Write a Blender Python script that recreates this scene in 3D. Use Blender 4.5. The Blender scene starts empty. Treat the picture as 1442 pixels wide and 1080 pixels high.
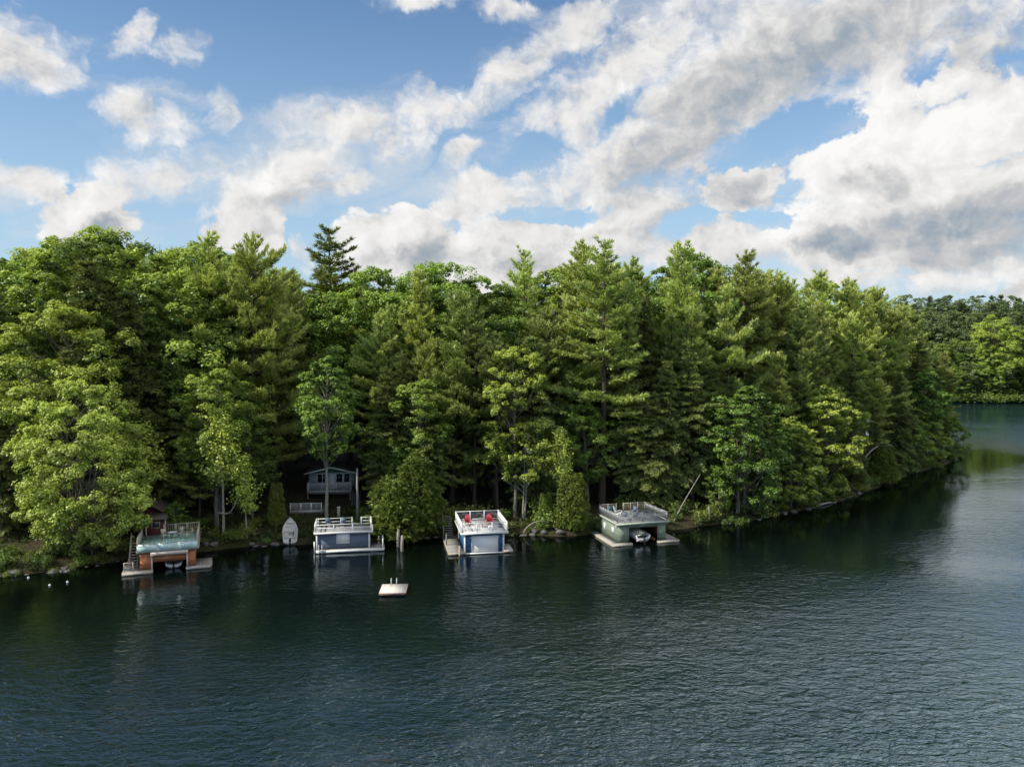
import bpy, math, random
import numpy as np
from mathutils import Vector, Matrix

D = bpy.data
scene = bpy.context.scene
COL = scene.collection
PI = math.pi
R = math.radians

# ------------------------------------------------------------------ camera
FOC, HCAM, HOR = 1120.0, 23.0, 480.0          # focal length (px of the 1442 px frame), drone height, horizon row
PITCH = math.atan((540.0 - HOR) / FOC)
cp, sp = math.cos(PITCH), math.sin(PITCH)
cam_d = D.cameras.new('camera')
cam = D.objects.new('camera', cam_d)
COL.objects.link(cam)
cam.location = (0, 0, HCAM)
cam.rotation_euler = (PI / 2 - PITCH, 0, 0)
cam_d.sensor_width = 36.0
cam_d.lens = 36.0 * FOC / 1442.0
cam_d.clip_start = 0.5
cam_d.clip_end = 12000
scene.camera = cam


def ray(px, py):
    u, v = (px - 721.0) / FOC, (540.0 - py) / FOC
    return np.array([u, cp + v * sp, -sp + v * cp])


def on_z(px, py, z=0.0):                       # survey: where the sight line meets height z
    d = ray(px, py)
    t = (z - HCAM) / d[2]
    return np.array([d[0] * t, d[1] * t, z])


def at_y(px, py, Y):                           # survey: where the sight line reaches distance Y
    d = ray(px, py)
    t = Y / d[1]
    return np.array([d[0] * t, Y, HCAM + d[2] * t])


def proj(p):
    dep = p[1] * cp + (HCAM - p[2]) * sp
    return 721 + FOC * p[0] / dep, 540 - FOC * (p[1] * sp + (p[2] - HCAM) * cp) / dep


# ------------------------------------------------------------------ object helpers
def tag(o, label=None, cat=None, group=None, kind=None):
    if label: o['label'] = label
    if cat: o['category'] = cat
    if group: o['group'] = group
    if kind: o['kind'] = kind
    return o


def link(name, mesh, parent=None):
    o = D.objects.new(name, mesh)
    COL.objects.link(o)
    if parent is not None:
        o.parent = parent
    return o


def empty(name, loc, rz=0.0):
    o = D.objects.new(name, None)
    o.empty_display_size = 0.3
    COL.objects.link(o)
    o.location = [float(c) for c in loc]
    o.rotation_euler = (0, 0, rz)
    return o


def copy_tree(o, parent=None):
    c = o.copy()
    COL.objects.link(c)
    if parent is not None:
        c.parent = parent
    for ch in list(o.children):
        copy_tree(ch, c)
    return c


def make_mesh(name, V, F, mats, attr=None, smooth=False, fmat=None):
    """V (n,3); F list of index arrays (m,k), k = 3 or 4; attr (faces,) float named tint"""
    me = D.meshes.new(name)
    V = np.asarray(V, np.float32)
    F = [np.asarray(f, np.int32) for f in F if len(f)]
    lt = np.concatenate([np.full(len(f), f.shape[1], np.int32) for f in F])
    li = np.concatenate([f.ravel() for f in F])
    me.vertices.add(len(V)); me.vertices.foreach_set('co', V.ravel())
    me.loops.add(len(li)); me.loops.foreach_set('vertex_index', li)
    me.polygons.add(len(lt))
    ls = np.zeros(len(lt), np.int32); ls[1:] = np.cumsum(lt)[:-1]
    me.polygons.foreach_set('loop_start', ls)
    me.polygons.foreach_set('loop_total', lt)
    if smooth:
        me.polygons.foreach_set('use_smooth', np.ones(len(lt), bool))
    if fmat is not None:
        me.polygons.foreach_set('material_index', np.asarray(fmat, np.int32))
    if attr is not None:
        a = me.attributes.new('tint', 'FLOAT', 'FACE')
        a.data.foreach_set('value', np.asarray(attr, np.float32))
    for m in (mats if isinstance(mats, (list, tuple)) else [mats]):
        me.materials.append(m)
    me.update(calc_edges=True)
    return me


class MB:
    """collects boxes, bars and tubes, then links them as ONE mesh object"""
    def __init__(s):
        s.V, s.Q, s.T, s.n = [], [], [], 0

    def add(s, v, q=(), t=()):
        v = np.asarray(v, float)
        s.V.append(v)
        if len(q): s.Q.append(np.asarray(q) + s.n)
        if len(t): s.T.append(np.asarray(t) + s.n)
        s.n += len(v)
        return s

    def box(s, x0, x1, y0, y1, z0, z1):
        v = [(x, y, z) for z in (z0, z1) for y in (y0, y1) for x in (x0, x1)]
        return s.add(v, [(0, 2, 3, 1), (4, 5, 7, 6), (0, 1, 5, 4), (2, 6, 7, 3), (0, 4, 6, 2), (1, 3, 7, 5)])

    def hexa(s, lo, hi):
        """two quads (each 4 points, same winding counter-clockwise from above)"""
        return s.add(list(lo) + list(hi), [(3, 2, 1, 0), (4, 5, 6, 7), (0, 1, 5, 4), (1, 2, 6, 5), (2, 3, 7, 6), (3, 0, 4, 7)])

    def bar(s, p, q, w, h=None):
        p, q = np.array(p, float), np.array(q, float)
        h = h or w
        d = (q - p) / np.linalg.norm(q - p)
        up = np.array([0, 0, 1.]) if abs(d[2]) < .9 else np.array([0, 1., 0])
        a = np.cross(d, up); a /= np.linalg.norm(a)
        b = np.cross(a, d)
        c = [(-1, -1), (1, -1), (1, 1), (-1, 1)]
        v = [p + a * i * w / 2 + b * j * h / 2 for i, j in c] + [q + a * i * w / 2 + b * j * h / 2 for i, j in c]
        return s.add(v, [(0, 1, 2, 3), (7, 6, 5, 4), (0, 4, 5, 1), (1, 5, 6, 2), (2, 6, 7, 3), (3, 7, 4, 0)])

    def tube(s, pts, rad, n=8, cap=True):
        v, q, t = tube_arrays(pts, rad, n, cap)
        return s.add(v, q, t)

    def build(s, name, mat, parent=None, smooth=False):
        F = []
        if s.Q: F.append(np.concatenate(s.Q))
        if s.T: F.append(np.concatenate(s.T))
        return link(name, make_mesh(name, np.concatenate(s.V), F, mat, smooth=smooth), parent)


def tube_arrays(pts, rad, n=8, cap=True):
    pts = np.asarray(pts, float)
    k = len(pts)
    rad = np.full(k, rad, float) if np.isscalar(rad) else np.asarray(rad, float)
    tan = np.gradient(pts, axis=0)
    tan /= np.linalg.norm(tan, axis=1)[:, None] + 1e-9
    ref = np.array([0, 0, 1.]) if abs(tan[0, 2]) < .8 else np.array([1., 0, 0])
    a = np.cross(tan, ref); a /= np.linalg.norm(a, axis=1)[:, None] + 1e-9
    b = np.cross(tan, a)
    th = np.arange(n) * 2 * PI / n
    v = pts[:, None] + rad[:, None, None] * (np.cos(th)[None, :, None] * a[:, None] + np.sin(th)[None, :, None] * b[:, None])
    v = v.reshape(-1, 3)
    i = np.arange(k - 1)[:, None] * n
    j = np.arange(n)[None, :]
    j2 = (j + 1) % n
    q = np.stack([i + j, i + n + j, i + n + j2, i + j2], -1).reshape(-1, 4)
    t = []
    if cap:
        t = [(0, x, x + 1) for x in range(1, n - 1)] + [((k - 1) * n, (k - 1) * n + x + 1, (k - 1) * n + x) for x in range(1, n - 1)]
    return v, q, t


# ------------------------------------------------------------------ materials
def nodes(mat):
    mat.use_nodes = True
    nt = mat.node_tree
    nt.nodes.clear()
    return nt, nt.nodes, nt.links


def simple(name, col, rough=.6, var=.18, scale=3.0, metal=0.0, stretch=(1, 1, 1), bump=.0, col2=None, spec=.35, fine=0.0):
    m = D.materials.new(name)
    nt, N, L = nodes(m)
    out = N.new('ShaderNodeOutputMaterial')
    b = N.new('ShaderNodeBsdfPrincipled')
    L.new(b.outputs[0], out.inputs[0])
    tc = N.new('ShaderNodeTexCoord')
    mp = N.new('ShaderNodeMapping'); mp.inputs['Scale'].default_value = stretch
    L.new(tc.outputs['Object'], mp.inputs[0])
    no = N.new('ShaderNodeTexNoise'); no.inputs['Scale'].default_value = scale; no.inputs['Detail'].default_value = 6
    no.inputs['Roughness'].default_value = .65
    L.new(mp.outputs[0], no.inputs['Vector'])
    cr = N.new('ShaderNodeValToRGB')
    c = np.array(col)
    c2 = np.array(col2) if col2 is not None else c * (1 - 2 * var)
    cr.color_ramp.elements[0].position = .3; cr.color_ramp.elements[1].position = .7
    cr.color_ramp.elements[0].color = (*np.clip(c2, 0, 1), 1)
    cr.color_ramp.elements[1].color = (*np.clip(c * (1 + var * .5), 0, 1), 1)
    L.new(no.outputs[0], cr.inputs[0])
    L.new(cr.outputs[0], b.inputs['Base Color'])
    b.inputs['Roughness'].default_value = rough
    b.inputs['Metallic'].default_value = metal
    b.inputs['Specular IOR Level'].default_value = spec
    if bump:
        bp = N.new('ShaderNodeBump'); bp.inputs['Strength'].default_value = bump; bp.inputs['Distance'].default_value = .05
        L.new(no.outputs[0], bp.inputs['Height']); L.new(bp.outputs[0], b.inputs['Normal'])
    return m


def boards(name, col, axis='Z', width=.14, rough=.65, var=.15, gap=.35, stain=True):
    """painted or weathered boards: per-board tint and dark joints along one axis, in the object's own metres"""
    m = D.materials.new(name)
    nt, N, L = nodes(m)
    out = N.new('ShaderNodeOutputMaterial')
    b = N.new('ShaderNodeBsdfPrincipled'); b.inputs['Roughness'].default_value = rough
    b.inputs['Specular IOR Level'].default_value = .3
    L.new(b.outputs[0], out.inputs[0])
    tc = N.new('ShaderNodeTexCoord')
    sx = N.new('ShaderNodeSeparateXYZ'); L.new(tc.outputs['Object'], sx.inputs[0])
    dv = N.new('ShaderNodeMath'); dv.operation = 'DIVIDE'; dv.inputs[1].default_value = width
    L.new(sx.outputs[axis], dv.inputs[0])
    fl = N.new('ShaderNodeMath'); fl.operation = 'FLOOR'; L.new(dv.outputs[0], fl.inputs[0])
    fr = N.new('ShaderNodeMath'); fr.operation = 'FRACT'; L.new(dv.outputs[0], fr.inputs[0])
    wn = N.new('ShaderNodeTexWhiteNoise'); wn.noise_dimensions = '1D'; L.new(fl.outputs[0], wn.inputs['W'])
    no = N.new('ShaderNodeTexNoise'); no.inputs['Scale'].default_value = 2.2; no.inputs['Detail'].default_value = 7
    no.inputs['Roughness'].default_value = .7
    L.new(tc.outputs['Object'], no.inputs['Vector'])
    mx = N.new('ShaderNodeMath'); mx.operation = 'MULTIPLY_ADD'; mx.inputs[1].default_value = .45; L.new(wn.outputs['Value'], mx.inputs[0])
    n2 = N.new('ShaderNodeMath'); n2.operation = 'MULTIPLY'; n2.inputs[1].default_value = .55; L.new(no.outputs[0], n2.inputs[0])
    L.new(n2.outputs[0], mx.inputs[2])
    cr = N.new('ShaderNodeValToRGB')
    c = np.array(col)
    cr.color_ramp.elements[0].position = .2; cr.color_ramp.elements[0].color = (*(c * (1 - 2.4 * var)), 1)
    cr.color_ramp.elements[1].position = .75; cr.color_ramp.elements[1].color = (*np.clip(c * (1 + var), 0, 1), 1)
    L.new(mx.outputs[0], cr.inputs[0])
    ed = N.new('ShaderNodeMath'); ed.operation = 'LESS_THAN'; ed.inputs[1].default_value = .1; L.new(fr.outputs[0], ed.inputs[0])
    mc = N.new('ShaderNodeMixRGB'); mc.blend_type = 'MULTIPLY'; mc.inputs[2].default_value = (1 - gap, 1 - gap, 1 - gap, 1)
    L.new(ed.outputs[0], mc.inputs[0]); L.new(cr.outputs[0], mc.inputs[1])
    last = mc.outputs[0]
    if axis == 'Z' and stain:                              # splash stains and algae towards the waterline
        sm = N.new('ShaderNodeMath'); sm.operation = 'MULTIPLY_ADD'; sm.inputs[1].default_value = .55
        n3 = N.new('ShaderNodeTexNoise'); n3.inputs['Scale'].default_value = 3.5; n3.inputs['Detail'].default_value = 5
        L.new(tc.outputs['Object'], n3.inputs['Vector'])
        L.new(n3.outputs[0], sm.inputs[0])
        ng = N.new('ShaderNodeMath'); ng.operation = 'SUBTRACT'; L.new(sx.outputs['Z'], ng.inputs[0]); ng.inputs[1].default_value = .42
        L.new(ng.outputs[0], sm.inputs[2])
        mr = N.new('ShaderNodeMapRange'); mr.inputs['From Min'].default_value = 0; mr.inputs['From Max'].default_value = .55
        L.new(sm.outputs[0], mr.inputs['Value'])
        st = N.new('ShaderNodeMixRGB'); st.inputs[1].default_value = (*(c * .38 + np.array([.012, .018, .008])), 1)
        L.new(mr.outputs[0], st.inputs[0]); L.new(last, st.inputs[2])
        last = st.outputs[0]
    L.new(last, b.inputs['Base Color'])
    return m


def leaf_mat(name, dark, light, transl=.35, hue=.03, val=.35):
    m = D.materials.new(name)
    nt, N, L = nodes(m)
    out = N.new('ShaderNodeOutputMaterial')
    at = N.new('ShaderNodeAttribute'); at.attribute_name = 'tint'
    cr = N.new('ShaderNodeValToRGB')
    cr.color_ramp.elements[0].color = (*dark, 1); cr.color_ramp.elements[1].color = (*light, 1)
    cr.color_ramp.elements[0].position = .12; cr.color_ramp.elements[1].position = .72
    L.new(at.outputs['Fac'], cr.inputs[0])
    oi = N.new('ShaderNodeObjectInfo')
    hs = N.new('ShaderNodeHueSaturation')
    mh = N.new('ShaderNodeMapRange'); mh.inputs['To Min'].default_value = .5 - hue; mh.inputs['To Max'].default_value = .5 + hue
    mv = N.new('ShaderNodeMapRange'); mv.inputs['To Min'].default_value = 1 - val; mv.inputs['To Max'].default_value = 1 + val
    wn = N.new('ShaderNodeTexWhiteNoise'); wn.noise_dimensions = '1D'; L.new(oi.outputs['Random'], wn.inputs['W'])
    L.new(oi.outputs['Random'], mh.inputs['Value']); L.new(wn.outputs['Value'], mv.inputs['Value'])
    L.new(mh.outputs[0], hs.inputs['Hue']); L.new(mv.outputs[0], hs.inputs['Value'])
    L.new(cr.outputs[0], hs.inputs['Color'])
    df = N.new('ShaderNodeBsdfDiffuse'); L.new(hs.outputs[0], df.inputs['Color'])
    tr = N.new('ShaderNodeBsdfTranslucent')
    tw = N.new('ShaderNodeMixRGB'); tw.blend_type = 'MULTIPLY'; tw.inputs[0].default_value = 1; tw.inputs[2].default_value = (1.0, 1.0, .55, 1)
    L.new(hs.outputs[0], tw.inputs[1]); L.new(tw.outputs[0], tr.inputs['Color'])
    ms = N.new('ShaderNodeMixShader'); ms.inputs[0].default_value = transl
    L.new(df.outputs[0], ms.inputs[1]); L.new(tr.outputs[0], ms.inputs[2])
    gl = N.new('ShaderNodeBsdfGlossy'); gl.inputs['Roughness'].default_value = .45; gl.inputs['Color'].default_value = (.9, .95, .9, 1)
    m2 = N.new('ShaderNodeMixShader'); m2.inputs[0].default_value = .035
    L.new(ms.outputs[0], m2.inputs[1]); L.new(gl.outputs[0], m2.inputs[2])
    L.new(m2.outputs[0], out.inputs[0])
    return m


M = {
    'bark_pine': simple('bark_pine', (.10, .078, .06), .9, .3, 5, stretch=(3, 3, .6), bump=.5),
    'bark_grey': simple('bark_grey', (.22, .20, .17), .9, .3, 5, stretch=(3, 3, .6), bump=.4),
    'bark_pale': simple('bark_pale', (.42, .39, .33), .85, .3, 4, stretch=(2, 2, 1), bump=.3),
    'needles': leaf_mat('needles', (.095, .145, .038), (.58, .655, .195), .28, .012, .25),
    'needles_dark': leaf_mat('needles_dark', (.055, .085, .028), (.31, .37, .11), .25, .012, .25),
    'leaves': leaf_mat('leaves', (.080, .150, .022), (.45, .58, .10), .33, .016, .22),
    'leaves_far': leaf_mat('leaves_far', (.06, .095, .035), (.27, .35, .13), .3, .02, .3),  # muted leaf colour, distance haze painted in
    'needles_far': leaf_mat('needles_far', (.045, .07, .035), (.18, .235, .105), .25, .015, .25),  # muted needle colour, distance haze painted in
    'leaves_maple': leaf_mat('leaves_maple', (.16, .20, .030), (.64, .76, .15), .33, .005, .05),
    'leaves_dark': leaf_mat('leaves_dark', (.055, .105, .016), (.27, .40, .065), .32, .014, .22),
    'cedar': leaf_mat('cedar', (.065, .100, .018), (.25, .31, .058), .3, .012, .2),
    'shrub': leaf_mat('shrub', (.06, .10, .018), (.22, .29, .055), .3, .025, .3),
    'fern': leaf_mat('fern', (.035, .06, .014), (.11, .16, .04), .35, .02, .2),
    'white': simple('white_paint', (.86, .86, .85), .5, .06, 3),
    'white_boards': boards('white_boards', (.86, .87, .87), 'Z', .46, .5, .02, .12, stain=False),
    'cedar_boards': boards('cedar_boards', (.54, .20, .095), 'Z', .16, .55, .13),
    'cedar_dark': boards('cedar_dark', (.42, .165, .08), 'Z', .2, .55, .15),
    'pale_wood': simple('pale_wood', (.56, .49, .40), .75, .2, 4, stretch=(1, 1, 4)),
    'pink_wood': simple('pink_wood', (.76, .62, .53), .65, .1, 4),
    'dock_x': boards('dock_boards_across', (.31, .29, .26), 'Y', .15, .8, .18),
    'dock_y': boards('dock_boards_along', (.31, .29, .26), 'X', .15, .8, .18),
    'dock_light': boards('dock_boards_light', (.46, .44, .40), 'Y', .15, .8, .15),
    'turq': boards('turquoise_decking', (.50, .76, .66), 'X', .15, .45, .14),
    'aqua_panel': simple('aqua_panel', (.66, .84, .78), .18, .16, 1.6, spec=.6),
    'greydeck': boards('grey_decking', (.30, .30, .31), 'X', .15, .7, .12),
    'whitedeck': boards('light_decking', (.58, .57, .58), 'X', .15, .7, .12),
    'slate': boards('slate_blue_siding', (.125, .165, .235), 'Z', .18, .6, .08),
    'navy': boards('navy_blue_siding', (.035, .125, .28), 'Z', .18, .55, .1),
    'sage': boards('sage_green_siding', (.225, .28, .215), 'Z', .2, .65, .07),
    'sage_trim': simple('pale_green_trim', (.52, .58, .48), .6, .1, 4),
    'darkgreen': simple('dark_green_paint', (.05, .14, .085), .6, .15, 4),
    'cottage': boards('cottage_siding', (.46, .54, .55), 'Z', .2, .7, .1),
    'red_wall': boards('dark_red_siding', (.10, .025, .025), 'Z', .2, .7, .2),
    'roof': simple('brown_shingles', (.15, .12, .105), .9, .25, 9, stretch=(1, 4, 1), bump=.4),
    'roof_dark': simple('dark_shingles', (.06, .06, .058), .9, .25, 9, stretch=(1, 4, 1), bump=.4),
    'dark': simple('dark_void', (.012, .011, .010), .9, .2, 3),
    'black': simple('black_plastic', (.015, .015, .017), .4, .2, 5),
    'grey_metal': simple('grey_metal', (.35, .36, .36), .4, .1, 5, metal=.6),
    'white_metal': simple('white_metal', (.72, .72, .72), .35, .05, 5, metal=.1),
    'crimson': simple('crimson_plastic', (.55, .025, .06), .45, .08, 4),
    'blue_fabric': simple('blue_fabric', (.16, .2, .29), .8, .15, 6),
    'teal': simple('teal_plastic', (.03, .16, .18), .5, .1, 6),
    'cream_hull': simple('cream_hull', (.74, .71, .63), .3, .08, 2.5, spec=.5),
    'white_hull': simple('white_hull', (.72, .72, .70), .25, .06, 2.5, spec=.5),
    'tan_cover': simple('tan_cover', (.66, .63, .53), .7, .15, 5),
    'raft': boards('raft_boards', (.74, .67, .58), 'X', .18, .75, .08),
    'raft_side': simple('raft_side', (.30, .19, .15), .8, .2, 4),
    'pole': simple('grey_pole', (.27, .26, .24), .85, .2, 4, stretch=(2, 2, .5)),
    'rock': simple('grey_rock', (.19, .18, .165), .9, .35, 2.5, bump=.8),
    'dead': simple('dead_wood', (.30, .275, .24), .9, .2, 6),
    'stone': simple('stone_wall', (.24, .22, .19), .9, .35, 3.5, bump=.7),
}


def glass_mat(name, tint, rough=.05, dark=False):
    m = D.materials.new(name)
    nt, N, L = nodes(m)
    out = N.new('ShaderNodeOutputMaterial')
    no = N.new('ShaderNodeTexNoise'); no.inputs['Scale'].default_value = 1.3
    if dark:
        b = N.new('ShaderNodeBsdfPrincipled'); b.inputs['Base Color'].default_value = (*tint, 1)
        b.inputs['Roughness'].default_value = rough; b.inputs['Specular IOR Level'].default_value = .6
        mr = N.new('ShaderNodeMapRange'); mr.inputs['To Min'].default_value = rough * .5; mr.inputs['To Max'].default_value = rough * 2
        L.new(no.outputs[0], mr.inputs['Value']); L.new(mr.outputs[0], b.inputs['Roughness'])
        L.new(b.outputs[0], out.inputs[0])
    else:
        t = N.new('ShaderNodeBsdfTransparent'); t.inputs[0].default_value = (*tint, 1)
        g = N.new('ShaderNodeBsdfGlossy'); g.inputs['Roughness'].default_value = rough
        ms = N.new('ShaderNodeMixShader')
        fr = N.new('ShaderNodeFresnel'); fr.inputs[0].default_value = 1.5
        ad = N.new('ShaderNodeMath'); ad.operation = 'MULTIPLY_ADD'; ad.inputs[1].default_value = 1.3
        m3 = N.new('ShaderNodeMath'); m3.operation = 'MULTIPLY'; m3.inputs[1].default_value = .16
        L.new(no.outputs[0], m3.inputs[0]); L.new(fr.outputs[0], ad.inputs[0]); L.new(m3.outputs[0], ad.inputs[2])
        L.new(ad.outputs[0], ms.inputs[0]); L.new(t.outputs[0], ms.inputs[1]); L.new(g.outputs[0], ms.inputs[2])
        L.new(ms.outputs[0], out.inputs[0])
    return m


M['glass'] = glass_mat('clear_glass', (.82, .93, .92))
M['smoke_glass'] = glass_mat('smoky_glass', (.55, .58, .58))
M['window'] = glass_mat('window_glass', (.015, .02, .024), .06, dark=True)
# ------------------------------------------------------------------ daylight, sky with clouds
SUN_AZ, SUN_EL = R(-109), R(39)                  # azimuth from +Y, clockwise positive to +X
sun_dir = Vector((math.sin(SUN_AZ) * math.cos(SUN_EL), math.cos(SUN_AZ) * math.cos(SUN_EL), math.sin(SUN_EL)))
sd = D.lights.new('sun', 'SUN')
sd.energy = 5.0
sd.angle = R(0.5)
sd.color = (1.0, .935, .80)
so = D.objects.new('sun', sd)
COL.objects.link(so)
so.location = sun_dir * 300
so.rotation_euler = sun_dir.to_track_quat('Z', 'Y').to_euler()

world = D.worlds.new('World')
scene.world = world
world.use_nodes = True
W = world.node_tree
W.nodes.clear()
WN, WL = W.nodes, W.links


def wmath(op, a, b=None, c=None, clamp=False):
    n = WN.new('ShaderNodeMath'); n.operation = op; n.use_clamp = clamp
    for i, x in enumerate((a, b, c)):
        if x is None: continue
        if hasattr(x, 'default_value') or hasattr(x, 'is_linked'): WL.new(x, n.inputs[i])
        else: n.inputs[i].default_value = x
    return n.outputs[0]


def wrange(x, a, b, c=0.0, d=1.0, smooth=True):
    n = WN.new('ShaderNodeMapRange')
    n.interpolation_type = 'SMOOTHSTEP' if smooth else 'LINEAR'
    WL.new(x, n.inputs['Value'])
    n.inputs['From Min'].default_value = a; n.inputs['From Max'].default_value = b
    n.inputs['To Min'].default_value = c; n.inputs['To Max'].default_value = d
    return n.outputs[0]


def wmix(f, a, b):
    n = WN.new('ShaderNodeMixRGB')
    for i, x in enumerate((f, a, b)):
        if hasattr(x, 'is_linked'): WL.new(x, n.inputs[i])
        elif isinstance(x, tuple): n.inputs[i].default_value = (*x, 1)
        else: n.inputs[i].default_value = x
    return n.outputs[0]


tc = WN.new('ShaderNodeTexCoord')
sxyz = WN.new('ShaderNodeSeparateXYZ'); WL.new(tc.outputs['Generated'], sxyz.inputs[0])
az = wmath('ARCTAN2', sxyz.outputs[0], sxyz.outputs[1])
el = wmath('ARCSINE', sxyz.outputs[2])
cx = WN.new('ShaderNodeCombineXYZ'); WL.new(az, cx.inputs[0]); WL.new(el, cx.inputs[1])
P0 = cx.outputs[0]


def wnoise(vec, scale, detail, rough=.55, dist=0.0, lac=2.0, loc=(0, 0, 0), sc=(1, 1, 1)):
    mp = WN.new('ShaderNodeMapping'); mp.inputs['Location'].default_value = loc; mp.inputs['Scale'].default_value = sc
    WL.new(vec, mp.inputs[0])
    n = WN.new('ShaderNodeTexNoise'); n.noise_dimensions = '2D'
    n.inputs['Scale'].default_value = scale; n.inputs['Detail'].default_value = detail
    n.inputs['Roughness'].default_value = rough; n.inputs['Distortion'].default_value = dist
    n.inputs['Lacunarity'].default_value = lac
    WL.new(mp.outputs[0], n.inputs['Vector'])
    return n


# the outlines of the clouds are warped a little so that no edge is an ellipse
wn_ = wnoise(P0, 8.0, 5, .62)
wv = WN.new('ShaderNodeVectorMath'); wv.operation = 'MULTIPLY_ADD'
wv.inputs[1].default_value = (.10, .07, 0); wv.inputs[2].default_value = (-.05, -.035, 0)
WL.new(wn_.outputs['Color'], wv.inputs[0])
wa = WN.new('ShaderNodeVectorMath'); wa.operation = 'ADD'
WL.new(P0, wa.inputs[0]); WL.new(wv.outputs[0], wa.inputs[1])
P1 = wa.outputs[0]


def azel(px, py):
    d = ray(px, py); d = d / np.linalg.norm(d)
    return math.atan2(d[0], d[1]), math.asin(d[2])


hom = WN.new('ShaderNodeVectorMath'); hom.operation = 'MULTIPLY_ADD'
hom.inputs[1].default_value = (1, 1, 0); hom.inputs[2].default_value = (0, 0, 1)
WL.new(P1, hom.inputs[0])
P1H = hom.outputs[0]                             # (azimuth, elevation, 1)


def wdot(c):
    n = WN.new('ShaderNodeVectorMath'); n.operation = 'DOT_PRODUCT'
    WL.new(P1H, n.inputs[0]); n.inputs[1].default_value = c
    return n.outputs['Value']


def blob(cxp, cyp, rx, ry, rot=0.0):
    """squared radius in the ellipse's own units"""
    a, e = azel(cxp, cyp)
    k = math.cos(math.atan((cxp - 721) / FOC))
    c, s_ = math.cos(R(rot)), math.sin(R(rot))
    sx, sy = 1 / (rx / FOC * k * k), 1 / (ry / FOC * k)
    u = wdot((c * sx, s_ * sx, -(c * a + s_ * e) * sx))
    v = wdot((-s_ * sy, c * sy, -(-s_ * a + c * e) * sy))
    return wmath('MULTIPLY_ADD', v, v, wmath('MULTIPLY', u, u))


def union(blobs):
    """1 - r squared of the nearest ellipse, scaled by its weight"""
    out = None
    for b in blobs:
        r = blob(*b[:5])
        w = b[5] if len(b) > 5 else 1.0
        v = wmath('MULTIPLY_ADD', r, -w, w)
        out = v if out is None else wmath('MAXIMUM', out, v)
    return out


CLOUDS = [
    (40, 75, 105, 62, -5), (195, 56, 34, 22, 20, .8), (262, 68, 40, 14, 15, .6), (205, 165, 85, 42, 0), (305, 165, 30, 24, 20, .8),
    (15, 258, 72, 32, 0, .9), (130, 318, 86, 44, 0), (385, 252, 122, 58, 22), (350, 290, 70, 38, 0), (560, 155, 200, 30, 10, .8), (560, 185, 40, 52, 0, .8),
    (490, 265, 72, 22, 5, .8), (345, 330, 55, 28, 0), (565, 352, 95, 52, 8), (415, 358, 26, 22, 0), (715, 368, 130, 48, 5),
    (590, 8, 55, 18, 5, .8), (715, 5, 36, 18, 0, .8), (250, 245, 150, 26, 8, .55),
    (775, 60, 125, 32, 32, .9), (850, 115, 190, 56, 36), (870, 225, 290, 88, 29), (1190, 40, 330, 100, 6), (1040, 110, 180, 92, 25),
    (660, 280, 85, 40, 10), (655, 212, 34, 22, 30, .8), (890, 300, 130, 76, 10), (1066, 268, 72, 44, 5), (1275, 235, 175, 130, 30), (1370, 300, 210, 100, 0),
    (1180, 340, 120, 52, 10), (1010, 350, 140, 36, 0), (790, 345, 130, 42, 0), (1395, 175, 120, 80, 0), (1360, 382, 140, 22, 2, .9), (1440, 405, 60, 26, 0), (1180, 395, 130, 20, 0, .7),
]
mask = union(CLOUDS)
HOLES = [(1108, 188, 112, 46, 14), (735, 215, 62, 22, 32), (865, 158, 44, 18, 35, .5), (1312, 84, 40, 20, 20, .45), (960, 322, 60, 22, 10), (770, 305, 90, 14, 0), (1090, 320, 60, 14, 0)]
hole = union(HOLES)
hole = wmath('MAXIMUM', hole, 0.0)
mask = wmath('MULTIPLY_ADD', hole, -1.25, mask)
# elsewhere in the sky (behind and above the view) broken cloud of the same kind
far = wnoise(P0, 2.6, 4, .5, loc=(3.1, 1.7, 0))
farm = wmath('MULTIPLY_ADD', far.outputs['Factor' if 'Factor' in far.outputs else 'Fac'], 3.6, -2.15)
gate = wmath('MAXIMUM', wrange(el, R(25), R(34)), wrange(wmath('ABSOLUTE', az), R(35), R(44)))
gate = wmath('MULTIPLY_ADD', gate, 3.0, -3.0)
farm = wmath('MULTIPLY_ADD', wrange(el, R(19), R(27)), wmath('MULTIPLY', wrange(az, R(-14), R(16), 0.0, 1.55), wrange(el, R(75), R(45))), farm)  # cover thickened at upper right, out of view, to brighten the water
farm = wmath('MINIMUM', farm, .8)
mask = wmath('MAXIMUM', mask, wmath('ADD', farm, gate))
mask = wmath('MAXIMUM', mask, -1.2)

DX, DY = -.017, .015                             # small step towards the sun, for the lit and shaded sides
OFF = 'Fac'


def cloud_noise(loc):
    n1 = wnoise(P0, 11.0, 8, .60, .25, loc=loc, sc=(1, 1.3, 1))
    vo = WN.new('ShaderNodeTexVoronoi'); vo.voronoi_dimensions = '2D'; vo.feature = 'F1'
    vo.inputs['Scale'].default_value = 26; vo.inputs['Detail'].default_value = 2.0; vo.inputs['Roughness'].default_value = .6
    mp = WN.new('ShaderNodeMapping'); mp.inputs['Location'].default_value = loc; mp.inputs['Scale'].default_value = (1, 1.2, 1)
    WL.new(P1, mp.inputs[0]); WL.new(mp.outputs[0], vo.inputs['Vector'])
    f = n1.outputs[0]
    puff = wmath('MULTIPLY_ADD', vo.outputs['Distance'], -.55, .20)
    return wmath('ADD', wmath('MULTIPLY_ADD', f, 2.4, -1.2), puff)


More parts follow.
